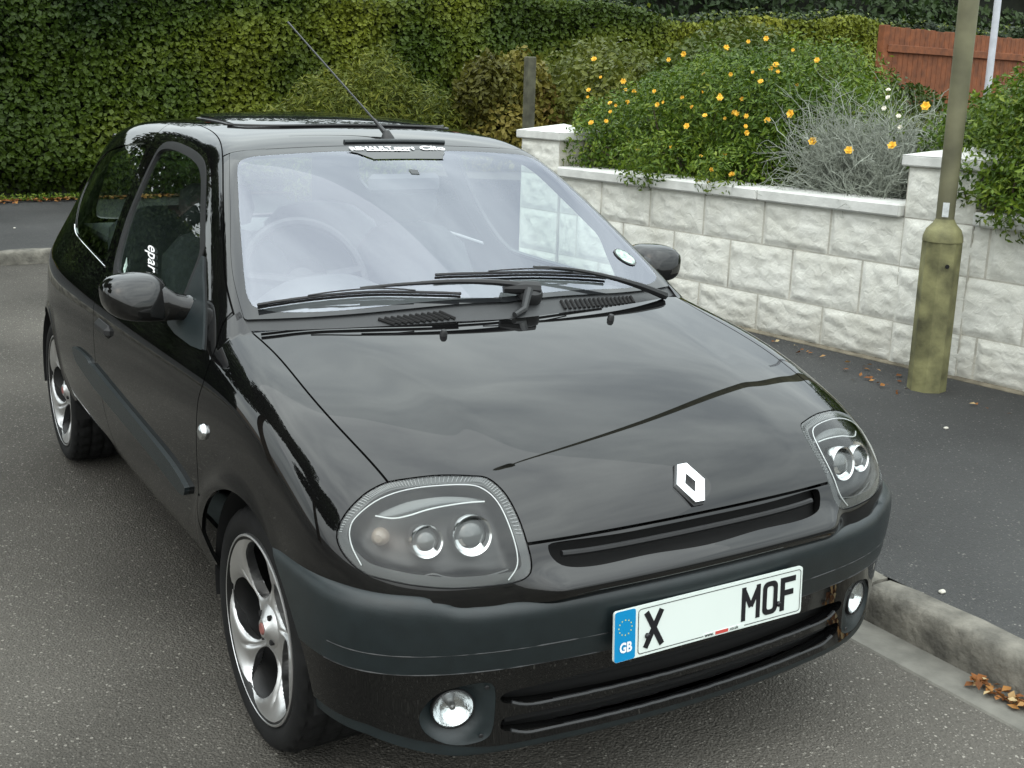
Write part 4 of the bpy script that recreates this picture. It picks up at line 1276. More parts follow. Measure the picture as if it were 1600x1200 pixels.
# ---- wipers
def wiper(blade, arm, armr):
    B = np.array([on_screen(x, y, .016) for x, y in smooth_poly(blade, closed=False, sub=5)])
    mb = MB(); mb.tube(B, .0042, 6)
    wo = mb.build('wiper_blade', M_rubber, car)
    Bt = np.array([on_screen(x, y, .006) for x, y in smooth_poly(blade, closed=False, sub=5)])
    mb = MB(); mb.tube(Bt, .0035, 5); mb.build('wiper_rubber', M_dark, wo)
    S = np.array([on_screen(x, y, .018 + .010 * math.sin(math.pi * min(1, max(0, (i - 3) / 14)))) for i, (x, y) in enumerate(smooth_poly(blade, closed=False, sub=5))])
    mb = MB(); mb.tube(S[5:-5], .0022, 5); mb.build('wiper_bow', M_rubber, wo)
    A = np.array([on_screen(x, y, h) for x, y, h in smooth_poly(arm, closed=False, sub=5)])
    mb = MB(); mb.tube(A, np.interp(np.linspace(0, 1, len(A)), np.linspace(0, 1, len(armr)), armr), 7); mb.build('wiper_arm', M_rubber, wo)
    return wo
w1 = wiper([(-.632, .322), (-.51, .292), (-.36, .252), (-.246, .215), (-.130, .182)],
           [(-.38, .262, .026), (-.25, .232, .030), (-.10, .205, .032), (.03, .180, .030), (.09, .160, .022)], [.004, .005, .007, .010, .012])
w2 = wiper([(-.165, .262), (-.014, .246), (.135, .244), (.26, .248), (.39, .258)],
           [(.13, .252, .026), (.24, .243, .032), (.37, .228, .032), (.48, .222, .026), (.585, .228, .012)], [.004, .005, .007, .010, .013])
mb = MB()   # big pivot cover of the near arm
for (x, y, r) in ((.075, .168, .030),):
    c0 = on_screen(x, y, .014)
    mb.lathe([(0, .016), (.018, .015), (.030, .010), (.035, .0), (.035, -.02)], c0, (0, -.45, .89), 18)
    mb.tube([c0 + np.array([-.075, .018, .012]), c0 + np.array([-.02, .0, .012]), c0 + np.array([.02, -.004, .006])], [.013, .020, .022], 10)
mb.build('wiper_cap', M_rubber, w1)
mb = MB(); mb.tube([on_screen(.06, .160, .03), np.array([.03, .118, .995]), np.array([-.01, .100, .985])], [.012, .010, .008], 8); mb.build('wiper_shaft', M_cowl, w1)
# scuttle vents
def vents(x0, x1, n, skew):
    for i in range(n):
        t = i / (n - 1); x = x0 + (x1 - x0) * t
        y0 = float(HOOD_Y(np.array(abs(x)))) + .006; y1 = float(SCREEN_Y0(np.array(abs(x)))) - .012
        mb = MB()
        a = np.array([x, y0, 0]); b = np.array([x + skew, y1, 0])
        for p in (a, b):
            q = np.array([[p[0], p[1], 2.]]); zs = np.linspace(.9, 1.1, 200); g = np.stack([np.full(200, p[0]), np.full(200, p[1]), zs], 1)
            p[2] = zs[np.argmax(f_shell(g) > 0)] - .005
        mb.tube([a, b], .0048, 6); mb.build('scuttle_vent', M_dark, scut)
scut = [o for o in car.children if o.name.startswith('scuttle_panel')][0]
vents(-.335, -.175, 11, -.03); vents(.165, .44, 17, .006)
for x in (-.252, .258):
    z = float(Zh(np.array(x), np.array(.04)))
    mb = MB(); mb.lathe([(0, .016), (.006, .015), (.009, .010), (.010, 0), (.012, -.006)], (x, .04, z), (0, -.25, 1), 12); mb.build('washer_jet', M_rubber, car)

# ---- roof: aerial, sunroof, header strip
def on_roof(x, y, off): return np.array([x, y, float(greentop(np.array(x), np.array(y))) + off])
mb = MB(); b0 = on_roof(.015, .945, 0)
mb.lathe([(.0, .026), (.010, .024), (.016, .012), (.022, .0), (.024, -.01)], b0, (0, .35, 1), 14)
aer = mb.build('aerial', M_rubber, car)
tip = np.array([.0, 1.772, 1.772]); mid = b0 + (tip - b0) * .12 + np.array([0, 0, .01])
mb = MB(); mb.tube([b0 + np.array([0, .008, .012]), mid], [.009, .005], 8); mb.build('aerial_boot', M_rubber, aer)
mb = MB(); L = np.linspace(0, 1, 14)[:, None]; mb.tube(mid * (1 - L) + tip * L, [.0030] * 13 + [.004], 6); mb.build('aerial_rod', M_cowl, aer)
mb = MB(); mb.tube([on_roof(x, .914, .002) for x in np.linspace(-.145, .20, 12)], .0075, 8); mb.build('header_strip', M_matte, car)
SUN = smooth_poly([(-.1, 1.155), (0, 1.155), (.2, 1.16), (.33, 1.175), (.375, 1.215), (.382, 1.30), (.378, 1.6), (.365, 1.72), (.30, 1.77), (0, 1.785), (-.1, 1.785)], sub=4)
f_sunr = field_xy(SUN)
up_only = cut(SHELL, lambda V: V[:, 2] - 1.25)
sg = flange(both(offset(cut(up_only, neg(f_sunr, .014)), .003)), .012)
tl = math.radians(1.0)      # tilt added so the closed glass mirrors brighter sky
sg[0][:, 2] += np.clip(sg[0][:, 1] - 1.16, 0, 1) * math.tan(tl)
Nt = sg[1].copy(); Nt[:, 1] = sg[1][:, 1] * math.cos(tl) - sg[1][:, 2] * math.sin(tl); Nt[:, 2] = sg[1][:, 1] * math.sin(tl) + sg[1][:, 2] * math.cos(tl)
so = panel('sunroof', (sg[0], Nt, sg[2]), M_frit, car)
panel('sunroof_seal', flange(both(offset(cut(up_only, neg(f_sunr, 0), pos(f_sunr, -.016)), .003)), .010), M_rubber, so)
mb = MB(); arc = [(x, 1.148 + .16 * (abs(x) / .40) ** 5, 0) for x in np.linspace(-.39, .39, 40)]
mb.tube([on_roof(x, y, .004) for x, y, _ in arc], .0045, 7); mb.build('wind_deflector', M_rubber, so)
mb = MB(); mb.tube([(x, float(Yt(np.array(x), np.array(1.33))) - .13 - .05 * (abs(x) / .5) ** 2, 1.345 - .03 * (abs(x) / .5) ** 2) for x in np.linspace(-.47, .47, 20)], .016, 8)
mb.build('rear_spoiler', M_paint, car)
# sills and floor
mb = MB(); mb.box((0, 1.1, .23), (1.05, 3.2, .06)); mb.build('underbody', M_dark, car, smooth=False)
for s in (-1, 1):
    for yc, r in ((ARCH_F[0], .345), (ARCH_R[0], .342)):
        mb = MB(); mb.lathe([(r, -.02), (r, -.30), (.05, -.30)], (s * .79, yc, .305), (s, 0, 0), 30, -.12, math.pi + .12); mb.build('wheel_arch_liner', M_dark, car)

# ---- wheels
def wheel(s, y, steer=0.0):
    R, RB = .297, .226
    ox = .765
    prof = [(.205, -.205), (.222, -.207), (.236, -.212), (.268, -.214), (.284, -.207), (.291, -.196)]
    grooves = []
    for k, h in enumerate(np.linspace(-.190, -.020, 18)):
        prof.append((R if k % 5 != 2 else R - .007, h))
    prof += [(.291, -.012), (.283, -.003), (.268, .003), (.250, .003), (.238, -.003), (.230, -.010), (.222, -.016)]
    prof = np.array(prof)
    n = 132; V, F = [], []
    for k in range(n):
        t = 2 * math.pi * k / n
        for r, h in prof:
            rr = r
            if r > .2905 and (k % 4 == 0): rr = r - .006
            V.append((h, rr * math.cos(t + (h + .1) * .5), rr * math.sin(t + (h + .1) * .5)))
    p = len(prof)
    for k in range(n):
        k2 = (k + 1) % n
        for i in range(p - 1): F.append((k * p + i, k * p + i + 1, k2 * p + i + 1, k2 * p + i))
    def put(V):
        V = np.array(V, float) * [s, 1, 1]
        c_, s_ = math.cos(steer), math.sin(steer)
        V = np.stack([V[:, 0] * c_ - V[:, 1] * s_, V[:, 0] * s_ + V[:, 1] * c_, V[:, 2]], 1)
        return V + np.array([s * ox, y, ZW])
    def obj(name, V, F, mat, par):
        F = [f if s > 0 else f[::-1] for f in F]
        o = mesh_obj(name, put(V), F, mat, par); sharpen(o, 40); return o
    def lat(prof, n=48, c=(0, 0)):
        m = MB(); m.lathe([(r, h) for r, h in prof], (0, c[0], c[1]), (1, 0, 0), n); return m.v, m.f
    # barrel with a bright lip
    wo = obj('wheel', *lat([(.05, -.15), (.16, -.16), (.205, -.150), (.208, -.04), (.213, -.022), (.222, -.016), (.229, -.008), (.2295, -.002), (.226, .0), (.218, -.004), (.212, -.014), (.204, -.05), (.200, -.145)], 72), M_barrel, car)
    obj('wheel_lip', *lat([(.213, -.020), (.2195, -.0055), (.226, .0006), (.2305, -.001), (.231, -.009)], 72), M_alloy, wo)
    obj('tyre', V, F, M_tyre, wo)
    obj('brake_disc', *lat([(.03, -.085), (.135, -.085), (.137, -.10), (.03, -.10)], 40), M_disc, wo)
    # cast face with five swept kidney openings; each spoke is its own piece
    nr_, na = 34, 40
    for q in range(5):
        a0 = 2 * math.pi * q / 5 + .35
        rr = np.linspace(.050, .2195, nr_); ph = np.linspace(-math.pi / 5, math.pi / 5, na)
        RR, PH = np.meshgrid(rr, ph, indexing='ij')
        RR, PH = RR.ravel(), PH.ravel()
        def hole(r, p):
            # openings sit half-way between spokes
            d = []
            for c_ in (-math.pi / 5, math.pi / 5):
                w = (r * (p - c_)) / (.069 + .16 * (r - .13)); u = (r - .141) / .070
                d.append((np.sqrt(u * u + w * w + 1e-9) - 1) * .050)
            return np.minimum(*d)
        hd = hole(RR, PH)
        tw = .38 * ((RR - .05) / .17) ** 1.15
        TH = a0 + PH + tw
        X = -.034 + .031 * (RR / .2195) ** 2.2 + .010 * np.sin(PH / (math.pi / 5) * math.pi * .5) * np.clip((RR - .07) / .08, 0, 1) * np.clip((.215 - RR) / .03, 0, 1)
        X = X - .010 * np.exp(-np.clip(hd, 0, 1) / .006) - .009 * np.exp(-((PH * RR + .002) / .0045) ** 2) * np.clip((RR - .06) / .03, 0, 1) * np.clip((.19 - RR) / .03, 0, 1)
        SV = np.stack([X, RR * np.cos(TH), RR * np.sin(TH)], 1)
        ii = np.arange(nr_ * na).reshape(nr_, na)
        T_ = np.concatenate([np.stack([ii[:-1, :-1].ravel(), ii[1:, :-1].ravel(), ii[1:, 1:].ravel()], 1), np.stack([ii[:-1, :-1].ravel(), ii[1:, 1:].ravel(), ii[:-1, 1:].ravel()], 1)])
        G3 = SV.reshape(nr_, na, 3); du = np.gradient(G3, axis=0); dv = np.gradient(G3, axis=1)
        N_ = np.cross(du, dv).reshape(-1, 3); N_ /= np.maximum(np.linalg.norm(N_, axis=1, keepdims=True), 1e-9); N_ *= np.sign(N_[:, :1] + 1e-9)
        M_ = flange(clip(orient(SV, N_, T_), hd), .030)
        o_ = mesh_obj('spoke', put(M_[0]), M_[2] if s > 0 else M_[2][:, ::-1], M_alloy, wo, smooth=True)
        sharpen(o_, 50)
    obj('wheel_hub', *lat([(0, -.012), (.022, -.013), (.026, -.018), (.046, -.026), (.056, -.034), (.058, -.08)], 30), M_alloy, wo)
    obj('centre_cap', *lat([(0, -.009), (.013, -.010), (.0165, -.014)], 20), M_capred, wo)
    for q in range(4):
        a = 2 * math.pi * q / 4 + .6
        obj('wheel_bolt', *lat([(0, -.020), (.007, -.020), (.008, -.034)], 8, (.042 * math.cos(a), .042 * math.sin(a))), M_dark, wo)
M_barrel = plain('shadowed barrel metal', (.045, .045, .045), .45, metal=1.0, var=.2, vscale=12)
M_capred = plain('worn red cap', (.22, .08, .07), .45, var=.4, vscale=60)
for s in (1, -1):
    wheel(s, 0.0, .012); wheel(s, 2.472)

# ---- cabin
mb = MB()
prof = [(.14, .80), (.20, .945), (.34, .985), (.48, .995), (.60, .985), (.68, .95), (.72, .88), (.72, .60), (.20, .58)]
xs = np.linspace(-.66, .66, 34); V, F = [], []
for x in xs:
    hump = .055 * math.exp(-((x + .36) / .17) ** 4)
    for k, (y, z) in enumerate(prof):
        w = hump if 2 <= k <= 5 else 0
        V.append((x, y, z + w * (1 if k in (4, 5) else .6) - .05 * (abs(x) / .66) ** 4))
k = len(prof)
for i in range(len(xs) - 1):
    for j in range(k - 1): F.append((i * k + j, (i + 1) * k + j, (i + 1) * k + j + 1, i * k + j + 1))
dash = mesh_obj('dashboard', V, F, M_inner, car); sharpen(dash, 50)
mb = MB(); c0 = np.array([-.36, .70, 1.0]); t = np.linspace(0, 2 * math.pi, 40)
ax1 = np.array([1, 0, 0]); ax2 = np.array([0, .42, .907])
mb.tube([c0 + .185 * (math.cos(a) * ax1 + math.sin(a) * ax2) for a in t], .014, 8, cap=False)
sw = mb.build('steering_wheel', M_rubber, car)
mb = MB()
for a in (math.pi * .05, math.pi * .95, -math.pi / 2): mb.tube([c0, c0 + .18 * (math.cos(a) * ax1 + math.sin(a) * ax2)], [.022, .014], 8)
mb.lathe([(0, .02), (.05, .015), (.065, -.02)], c0, (0, .907, -.42), 20)
mb.build('steering_hub', M_rubber, sw)
def seat(x, y, w, hd=True):
    def shape(sec, name, par, mat=M_seat):
        V, F = [], []; kk = 20
        for (cx, cy, cz, rx, ry) in sec:
            for a in np.linspace(0, 2 * math.pi, kk, endpoint=False):
                c_, s_ = math.cos(a), math.sin(a)
                V.append((cx + rx * np.sign(c_) * abs(c_) ** .5, cy + ry * np.sign(s_) * abs(s_) ** .5, cz))
        for r in range(len(sec) - 1):
            for i in range(kk): F.append((r * kk + i, r * kk + (i + 1) % kk, (r + 1) * kk + (i + 1) % kk, (r + 1) * kk + i))
        F.append(tuple(range(kk))[::-1]); F.append(tuple((len(sec) - 1) * kk + i for i in range(kk)))
        return mesh_obj(name, V, F, mat, par)
    so_ = shape([(x, y + .02, .55, w * .9, .07), (x, y + .04, .60, w, .085), (x, y + .10, .80, w, .075), (x, y + .17, .98, w * .88, .06), (x, y + .20, 1.04, w * .6, .045), (x, y + .21, 1.06, w * .3, .02)], 'seat', car)
    shape([(x, y - .22, .38, w * .95, .25), (x, y - .22, .48, w, .27), (x, y - .22, .53, w * .95, .26)], 'seat_cushion', so_)
    if hd: shape([(x, y + .215, 1.06, .03, .02), (x, y + .22, 1.08, .11, .035), (x, y + .235, 1.13, .13, .045), (x, y + .245, 1.19, .12, .04), (x, y + .25, 1.215, .08, .02)], 'headrest', so_)
seat(-.36, 1.30, .24); seat(.36, 1.30, .24); seat(-.32, 2.12, .28, False); seat(.32, 2.12, .28, False)
mb = MB(); mb.box((0, 2.55, .93), (1.16, .5, .03), bev=.01); mb.build('parcel_shelf', M_inner, car)
mb = MB(); mb.box((0, .79, 1.27), (.24, .03, .06), bev=.014); mb.build('rear_view_mirror', M_inner, car)
mb = MB(); mb.box((0, 1.2, .30), (1.3, 2.6, .02)); mb.build('cabin_floor', M_inner, car)

# ==================================================================
#  PLANTS
# ==================================================================
def leaves(P, Nrm, size, aspect=.6, jitter=.7, fold=.25, seed=0):
    """one folded four-cornered leaf at each point, facing roughly along Nrm"""
    r = np.random.default_rng(seed); n = len(P)
    Nn = Nrm + r.normal(0, jitter, (n, 3)); Nn /= np.linalg.norm(Nn, axis=1, keepdims=True)
    D = r.normal(0, 1, (n, 3)); D[:, 2] -= .35
    D -= Nn * (D * Nn).sum(1, keepdims=True); D /= np.maximum(np.linalg.norm(D, axis=1, keepdims=True), 1e-6)
    S = np.cross(Nn, D)
    L = (size * r.uniform(.6, 1.25, n))[:, None] if np.isscalar(size) else (size * r.uniform(.7, 1.2, n))[:, None]
    W = L * aspect * .5
    v0 = P - D * L * .5; v2 = P + D * L * .5
    v1 = P + S * W - D * L * .05 + Nn * W * fold; v3 = P - S * W - D * L * .05 + Nn * W * fold
    V = np.stack([v0, v1, v2, v3], 1).reshape(-1, 3)
    i = np.arange(n) * 4
    F = np.concatenate([np.stack([i, i + 1, i + 2], 1), np.stack([i, i + 2, i + 3], 1)])
    return V, F
def lump_points(lumps, n, seed, shell=.55):
    """points in the outer zone of a cluster of ellipsoids, with outward normals"""
    r = np.random.default_rng(seed)
    L = np.array(lumps, float); vol = (L[:, 3] * L[:, 4] * L[:, 5]) ** (2 / 3)
    k = r.choice(len(L), n, p=vol / vol.sum())
    d = r.normal(0, 1, (n, 3)); d /= np.linalg.norm(d, axis=1, keepdims=True)
    rad = r.uniform(shell, 1.0, n) ** .6 * (1 + .10 * np.sin(d[:, 0] * 7 + k) * np.sin(d[:, 1] * 6 + 2 * k) * np.sin(d[:, 2] * 8))
    P = L[k, :3] + d * L[k, 3:6] * rad[:, None]
    Nn = d / L[k, 3:6]; Nn /= np.linalg.norm(Nn, axis=1, keepdims=True)
    return P, Nn, k
def tint_of(n, seed, per=4, lo=0, hi=1, clump=None):
    r = np.random.default_rng(seed); t = r.uniform(lo, hi, n)
    if clump is not None: t = np.clip(t * .74 + clump * .30 - .02, 0, 1)
    return np.repeat(t, per)
def clumpnoise(P, sc, seed):
    r = np.random.default_rng(seed); a = np.zeros(len(P))
    for i in range(5):
        w = r.normal(0, 1, 3); w *= sc * (1 + .6 * i) / np.linalg.norm(w); a += np.sin(P @ w + r.uniform(0, 6)) / (1 + .4 * i)
    return np.clip(.5 + a / 5, 0, 1)
def stems(name, base, tips, r0, mat, parent, seed=0, n=5):
    r = np.random.default_rng(seed); mb = MB()
    for b, t in zip(base, tips):
        b, t = np.array(b), np.array(t)
        m = (b + t) / 2 + r.normal(0, .05, 3) + np.array([0, 0, .1]) * np.linalg.norm(t - b) * .3
        tt = np.linspace(0, 1, n)[:, None]
        mb.tube((1 - tt) ** 2 * b + 2 * tt * (1 - tt) * m + tt ** 2 * t, np.linspace(r0, r0 * .35, n), 5)
    return mb.build(name, mat, parent)
M_bark = plain('brown bark', (.075, .055, .038), .9, var=.4, vscale=14, bump=.004, bscale=40)
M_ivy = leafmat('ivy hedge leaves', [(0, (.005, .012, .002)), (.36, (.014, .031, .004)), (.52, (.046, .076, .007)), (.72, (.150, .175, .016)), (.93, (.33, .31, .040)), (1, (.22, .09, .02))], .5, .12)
M_conif = leafmat('feathery green', [(0, (.036, .052, .006)), (.5, (.105, .128, .015)), (1, (.185, .190, .026))], .6, .25)
M_bronze = leafmat('bronze leaves', [(0, (.034, .034, .006)), (.35, (.110, .108, .016)), (.7, (.21, .165, .034)), (1, (.20, .12, .05))], .55, .2)
M_bush = leafmat('bright green leaves', [(0, (.020, .046, .004)), (.4, (.058, .108, .008)), (.8, (.125, .185, .016)), (1, (.195, .230, .028))], .42, .22)
M_bush2 = leafmat('shrub leaves', [(0, (.015, .031, .004)), (.5, (.054, .082, .010)), (1, (.125, .135, .022))], .42, .22)
M_tree = leafmat('tree leaves', [(0, (.012, .026, .008)), (.6, (.030, .055, .014)), (1, (.055, .080, .022))], .5, .2)
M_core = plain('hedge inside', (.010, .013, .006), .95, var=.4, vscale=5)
M_yel = plain('yellow petals', (.82, .50, .05), .6, var=.12, vscale=40)
M_wht = plain('white petals', (.75, .72, .62), .6, var=.06)
M_redf = plain('red berries', (.45, .03, .02), .5, var=.2)

# ---- tall ivy hedge along the back
def hedge(name, x0, x1, y0, y1, z0, z1, n, size, seed, label, mat):
    root = tag(empty(name, ((x0 + x1) / 2, (y0 + y1) / 2, z0)), label, 'hedge')
    r = np.random.default_rng(seed)
    u = r.uniform(0, 1, n); ztop = z1 + .10 * np.sin(u * 23) + .06 * np.sin(u * 57)
    zz = z0 + (ztop - z0) * r.uniform(0, 1, n) ** .95
    x = x0 + (x1 - x0) * u; y = y0 + (y1 - y0) * u
    P = np.stack([x, y, zz], 1)
    lump = .16 * clumpnoise(P, 3.5, seed) + .10 * clumpnoise(P, 9, seed + 1)
    under = np.clip((.45 - (zz - z0)) / .45, 0, 1) ** 1.5 * .35
    depth = r.exponential(.085, n)
    P[:, 1] += -lump + under + depth
    Nn = np.tile([-.1, -1.0, .55], (n, 1))
    V, F = leaves(P, Nn, size, .80, .80, .2, seed)
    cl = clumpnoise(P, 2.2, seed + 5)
    fo = mesh_obj('foliage', V, F, mat, root, smooth=False, attr=tint_of(n, seed, clump=cl * (1 - .5 * np.clip(depth / .15, 0, 1)) + .36 - .44 * np.clip((P[:, 0] - 4.5) / 6.5, 0, 1) - .20 * np.clip((P[:, 2] - 1.9) / .8, 0, 1))); fo['kind'] = 'stuff'  # shade put into tint with depth and near the top; right stretch is darker-leaved
    # top surface
    m = n // 6; u = r.uniform(0, 1, m)
    P = np.stack([x0 + (x1 - x0) * u, y0 + (y1 - y0) * u + r.uniform(-.05, 1.0, m), z1 + .10 * np.sin(u * 23) + .06 * np.sin(u * 57) + r.normal(0, .05, m)], 1)
    V, F = leaves(P, np.tile([0, -.3, 1.0], (m, 1)), size, .85, .6, .2, seed + 3)
    fo = mesh_obj('foliage', V, F, mat, root, smooth=False, attr=tint_of(m, seed + 9, hi=.70)); fo['kind'] = 'stuff'  # top leaves tinted darker to offset the light falling on them
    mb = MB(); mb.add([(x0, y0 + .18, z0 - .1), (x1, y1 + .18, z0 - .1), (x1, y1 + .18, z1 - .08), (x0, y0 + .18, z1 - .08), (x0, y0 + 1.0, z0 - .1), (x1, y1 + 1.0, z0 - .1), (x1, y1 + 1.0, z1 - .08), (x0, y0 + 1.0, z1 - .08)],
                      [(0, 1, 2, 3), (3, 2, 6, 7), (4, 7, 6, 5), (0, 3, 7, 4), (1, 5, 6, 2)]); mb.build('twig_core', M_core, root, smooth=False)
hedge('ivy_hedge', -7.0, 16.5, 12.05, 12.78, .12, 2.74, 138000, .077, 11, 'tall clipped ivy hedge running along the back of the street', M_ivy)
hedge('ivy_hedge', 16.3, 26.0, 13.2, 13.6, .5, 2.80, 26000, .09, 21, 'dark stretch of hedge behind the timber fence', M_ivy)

def flower(root, p, r, mat, nrm, petals=6):
    r0 = np.random.default_rng(int(abs(p[0] * 1000 + p[2] * 777)) % 99991)
    nrm = np.array(nrm, float) + r0.normal(0, .25, 3); nrm /= np.linalg.norm(nrm)
    a = np.cross(nrm, [0, 0, 1.]); a /= np.linalg.norm(a); b = np.cross(nrm, a)
    V, F = [], []
    for lay, (rr, lift) in enumerate(((1.0, .35), (.65, .75))):
        for k in range(petals):
            t = 2 * math.pi * (k + .5 * lay) / petals
            e = math.cos(t) * a + math.sin(t) * b; s_ = -math.sin(t) * a + math.cos(t) * b
            o = len(V)
            V += [np.array(p), np.array(p) + (e * .6 + s_ * .45) * r * rr + nrm * r * lift * .7, np.array(p) + e * r * rr + nrm * r * lift, np.array(p) + (e * .6 - s_ * .45) * r * rr + nrm * r * lift * .7]
            F.append((o, o + 1, o + 2, o + 3))
    mesh_obj('flower', V, F, mat, root, smooth=False)
def evergreen(name, x0, x1, y, z0, z1, n, seed, label):
    root = tag(empty(name, ((x0 + x1) / 2, y, z0)), label, 'hedge'); r = np.random.default_rng(seed)
    P = np.stack([r.uniform(x0, x1, n), np.full(n, y) + r.normal(0, .25, n), r.uniform(z0, z1, n)], 1); P[:, 2] += .5 * np.sin(P[:, 0] * 1.1) * (P[:, 2] > z1 - 1.2)
    V, F = leaves(P, np.tile([0, -1., .5], (n, 1)), .20, .55, .7, .2, seed)
    o = mesh_obj('foliage', V, F, M_tree, root, smooth=False, attr=tint_of(n, seed, clump=clumpnoise(P, 1.6, seed))); o['kind'] = 'stuff'
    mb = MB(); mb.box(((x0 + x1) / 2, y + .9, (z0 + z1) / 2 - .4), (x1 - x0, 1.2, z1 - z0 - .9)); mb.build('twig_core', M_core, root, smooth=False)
    for i in range(24):
        j = r.integers(0, n); flower(root, P[j] - np.array([0, .35, 0]), .10, M_redf, (-.5, -.9, .2), 5)
evergreen('evergreen_screen', 2.0, 34.0, 17.2, .3, 4.9, 26000, 77, 'tall dark evergreen screen dotted with red blossom above the hedge')

def bush(name, lumps, n, size, aspect, mat, seed, label, cat='bush', shell=.45, jit=.95, stem=True, base_z=.85, up=.35):
    L = np.array(lumps, float)
    root = tag(empty(name, (L[:, 0].mean(), L[:, 1].mean(), base_z)), label, cat)
    P, Nn, k = lump_points(lumps, n, seed, shell)
    keep = P[:, 2] > base_z - .04
    P, Nn = P[keep], Nn[keep]
    Nn = Nn + np.array([0, 0, up])
    V, F = leaves(P, Nn, size, aspect, jit, .25, seed)
    fo = mesh_obj('foliage', V, F, mat, root, smooth=False, attr=tint_of(len(P), seed, clump=clumpnoise(P, 4, seed))); fo['kind'] = 'stuff'
    if stem:
        c = L[:, :3].mean(0); r = np.random.default_rng(seed)
        tips = [l[:3] + r.normal(0, .25, 3) * l[3:6] for l in L for _ in range(4)]
        base = [(t[0] * .4 + c[0] * .6 + r.normal(0, .06), t[1] * .4 + c[1] * .6 + r.normal(0, .06), base_z - .02) for t in tips]
        stems('stem', base, tips, .010, M_bark, root, seed)
    return root
def wl_(s, back, z, *r): 
    q = wp(s, -back, z); return (*q, *r)

# conifer like shrub, bronze shrub beyond the wall end
bush('feathery_shrub', [(2.9, 8.4, 1.15, .55, .45, .55), (3.4, 8.5, 1.25, .5, .45, .68), (3.9, 8.6, 1.1, .55, .45, .5), (2.5, 8.5, 1.0, .45, .4, .38), (4.3, 8.5, 1.0, .4, .4, .35), (3.4, 8.4, .7, 1.1, .5, .5)], 26000, .085, .22, M_conif, 31,
     'feathery yellow green shrub behind the car roof', 'shrub', base_z=.3, up=.8)
bush('bronze_shrub', [(4.55, 8.3, 1.35, .38, .35, .55), (4.95, 8.35, 1.45, .40, .35, .50), (4.75, 8.2, 1.0, .5, .4, .5), (5.2, 8.3, 1.1, .35, .35, .5)], 13000, .075, .6, M_bronze, 33,
     'bronze and yellow tinged shrub left of the timber post', 'shrub', base_z=.4)
# big flowering bush on the wall
FB = [wl_(1.93, .20, 1.10, .22, .26, .26), wl_(2.0, .45, 1.25, .30, .35, .28), wl_(1.75, .40, 1.12, .36, .36, .30), wl_(1.35, .45, 1.30, .42, .42, .42), wl_(.95, .60, 1.42, .48, .48, .48), wl_(.55, .55, 1.36, .45, .45, .46), wl_(.25, .55, 1.22, .40, .40, .42), wl_(.05, .75, 1.30, .40, .40, .40), wl_(1.9, 1.4, 1.4, .6, .6, .45),
      wl_(1.35, 1.1, 1.42, .6, .6, .45), wl_(.70, 1.2, 1.50, .6, .6, .48), wl_(1.0, .22, 1.10, .55, .30, .22), wl_(.40, .25, 1.08, .45, .28, .20), wl_(2.0, .9, 1.25, .5, .5, .4), wl_(2.2, 1.5, 1.3, .5, .5, .45)]
fbush = bush('flowering_bush', FB, 60000, .044, .36, M_bush, 41, 'large bright green bush with yellow flowers spilling over the white wall', up=.6)
YF = [(.60, .20, 1.40), (.42, .2, 1.42), (1.02, .62, 1.86), (.86, .66, 1.90), (.74, .7, 1.92), (.42, .6, 1.84), (.46, .45, 1.72), (.40, .42, 1.74), (.38, .42, 1.70), (.50, .40, 1.64), (.82, .2, 1.56), (.90, .2, 1.46), (1.75, .35, 1.62), (1.72, .35, 1.56), (2.3, .5, 1.55), (2.25, .45, 1.50), (1.66, .12, 1.34), (.84, .10, 1.34), (.35, .12, 1.36), (.34, .12, 1.32),
      (.62, .02, 1.16), (.52, .02, 1.08), (.36, .04, 1.06), (.50, -.02, 1.00), (.60, .0, .99), (.54, -.02, .97), (1.55, .6, 1.78), (1.45, .65, 1.82), (1.10, .5, 1.68), (.30, .7, 1.78), (.28, .5, 1.62)]
r_ = np.random.default_rng(123)
YF += [(a, b, c) for a, b, c in zip(r_.uniform(.2, 1.9, 26), r_.uniform(.0, .35, 26), r_.uniform(1.15, 1.8, 26))]
for i, (s_, bk, z_) in enumerate(YF):
    q = wp(s_, -bk, z_); flower(fbush, q, .013 + .010 * ((i * 7) % 5) / 4, M_yel, (-.8, -.5, .45))
# grey leafless shrub
M_dead = plain('grey dead twigs', (.26, .28, .235), .9, var=.25, vscale=20)
def twigs(name, base, spread, h, nb, seed, label):
    r = np.random.default_rng(seed); b0 = np.array(base)
    root = tag(empty(name, tuple(b0)), label, 'shrub')
    mb = MB()
    def branch(p, d, L, rad, lev):
        n = 5; pts = [p]; dd = d.copy()
        for i in range(n):
            dd = dd + r.normal(0, .22, 3) + np.array([0, 0, .05]); dd /= np.linalg.norm(dd); pts.append(pts[-1] + dd * L / n)
        mb.tube(pts, np.linspace(rad, rad * .45, n + 1), 3, cap=False)
        if lev > 0:
            for _ in range(5 if lev == 2 else 4):
                i = r.integers(1, n + 1); nd = dd + r.normal(0, .75, 3); nd /= np.linalg.norm(nd)
                branch(pts[i], nd, L * r.uniform(.35, .6), rad * .55, lev - 1)
    for k in range(nb):
        a = r.uniform(-1, 1); b_ = r.uniform(-.6, .8)
        p = b0 + np.array([*(WT * a * spread * .55 + WN * -b_ * .25), 0])
        d = np.array([*(WT * (a * .7 + r.normal(0, .3)) + WN * r.normal(.05, .35)), r.uniform(.6, 1.3)]); d /= np.linalg.norm(d)
        branch(p, d, h * r.uniform(.40, 1.0), .0058, 2)
    o = mb.build('twig', M_dead, root); o['kind'] = 'stuff'
    return root
twigs('dead_shrub', wp(-.42, -.36, .90), .40, .54, 320, 51, 'leafless silver grey twiggy shrub on the wall beside the pier')
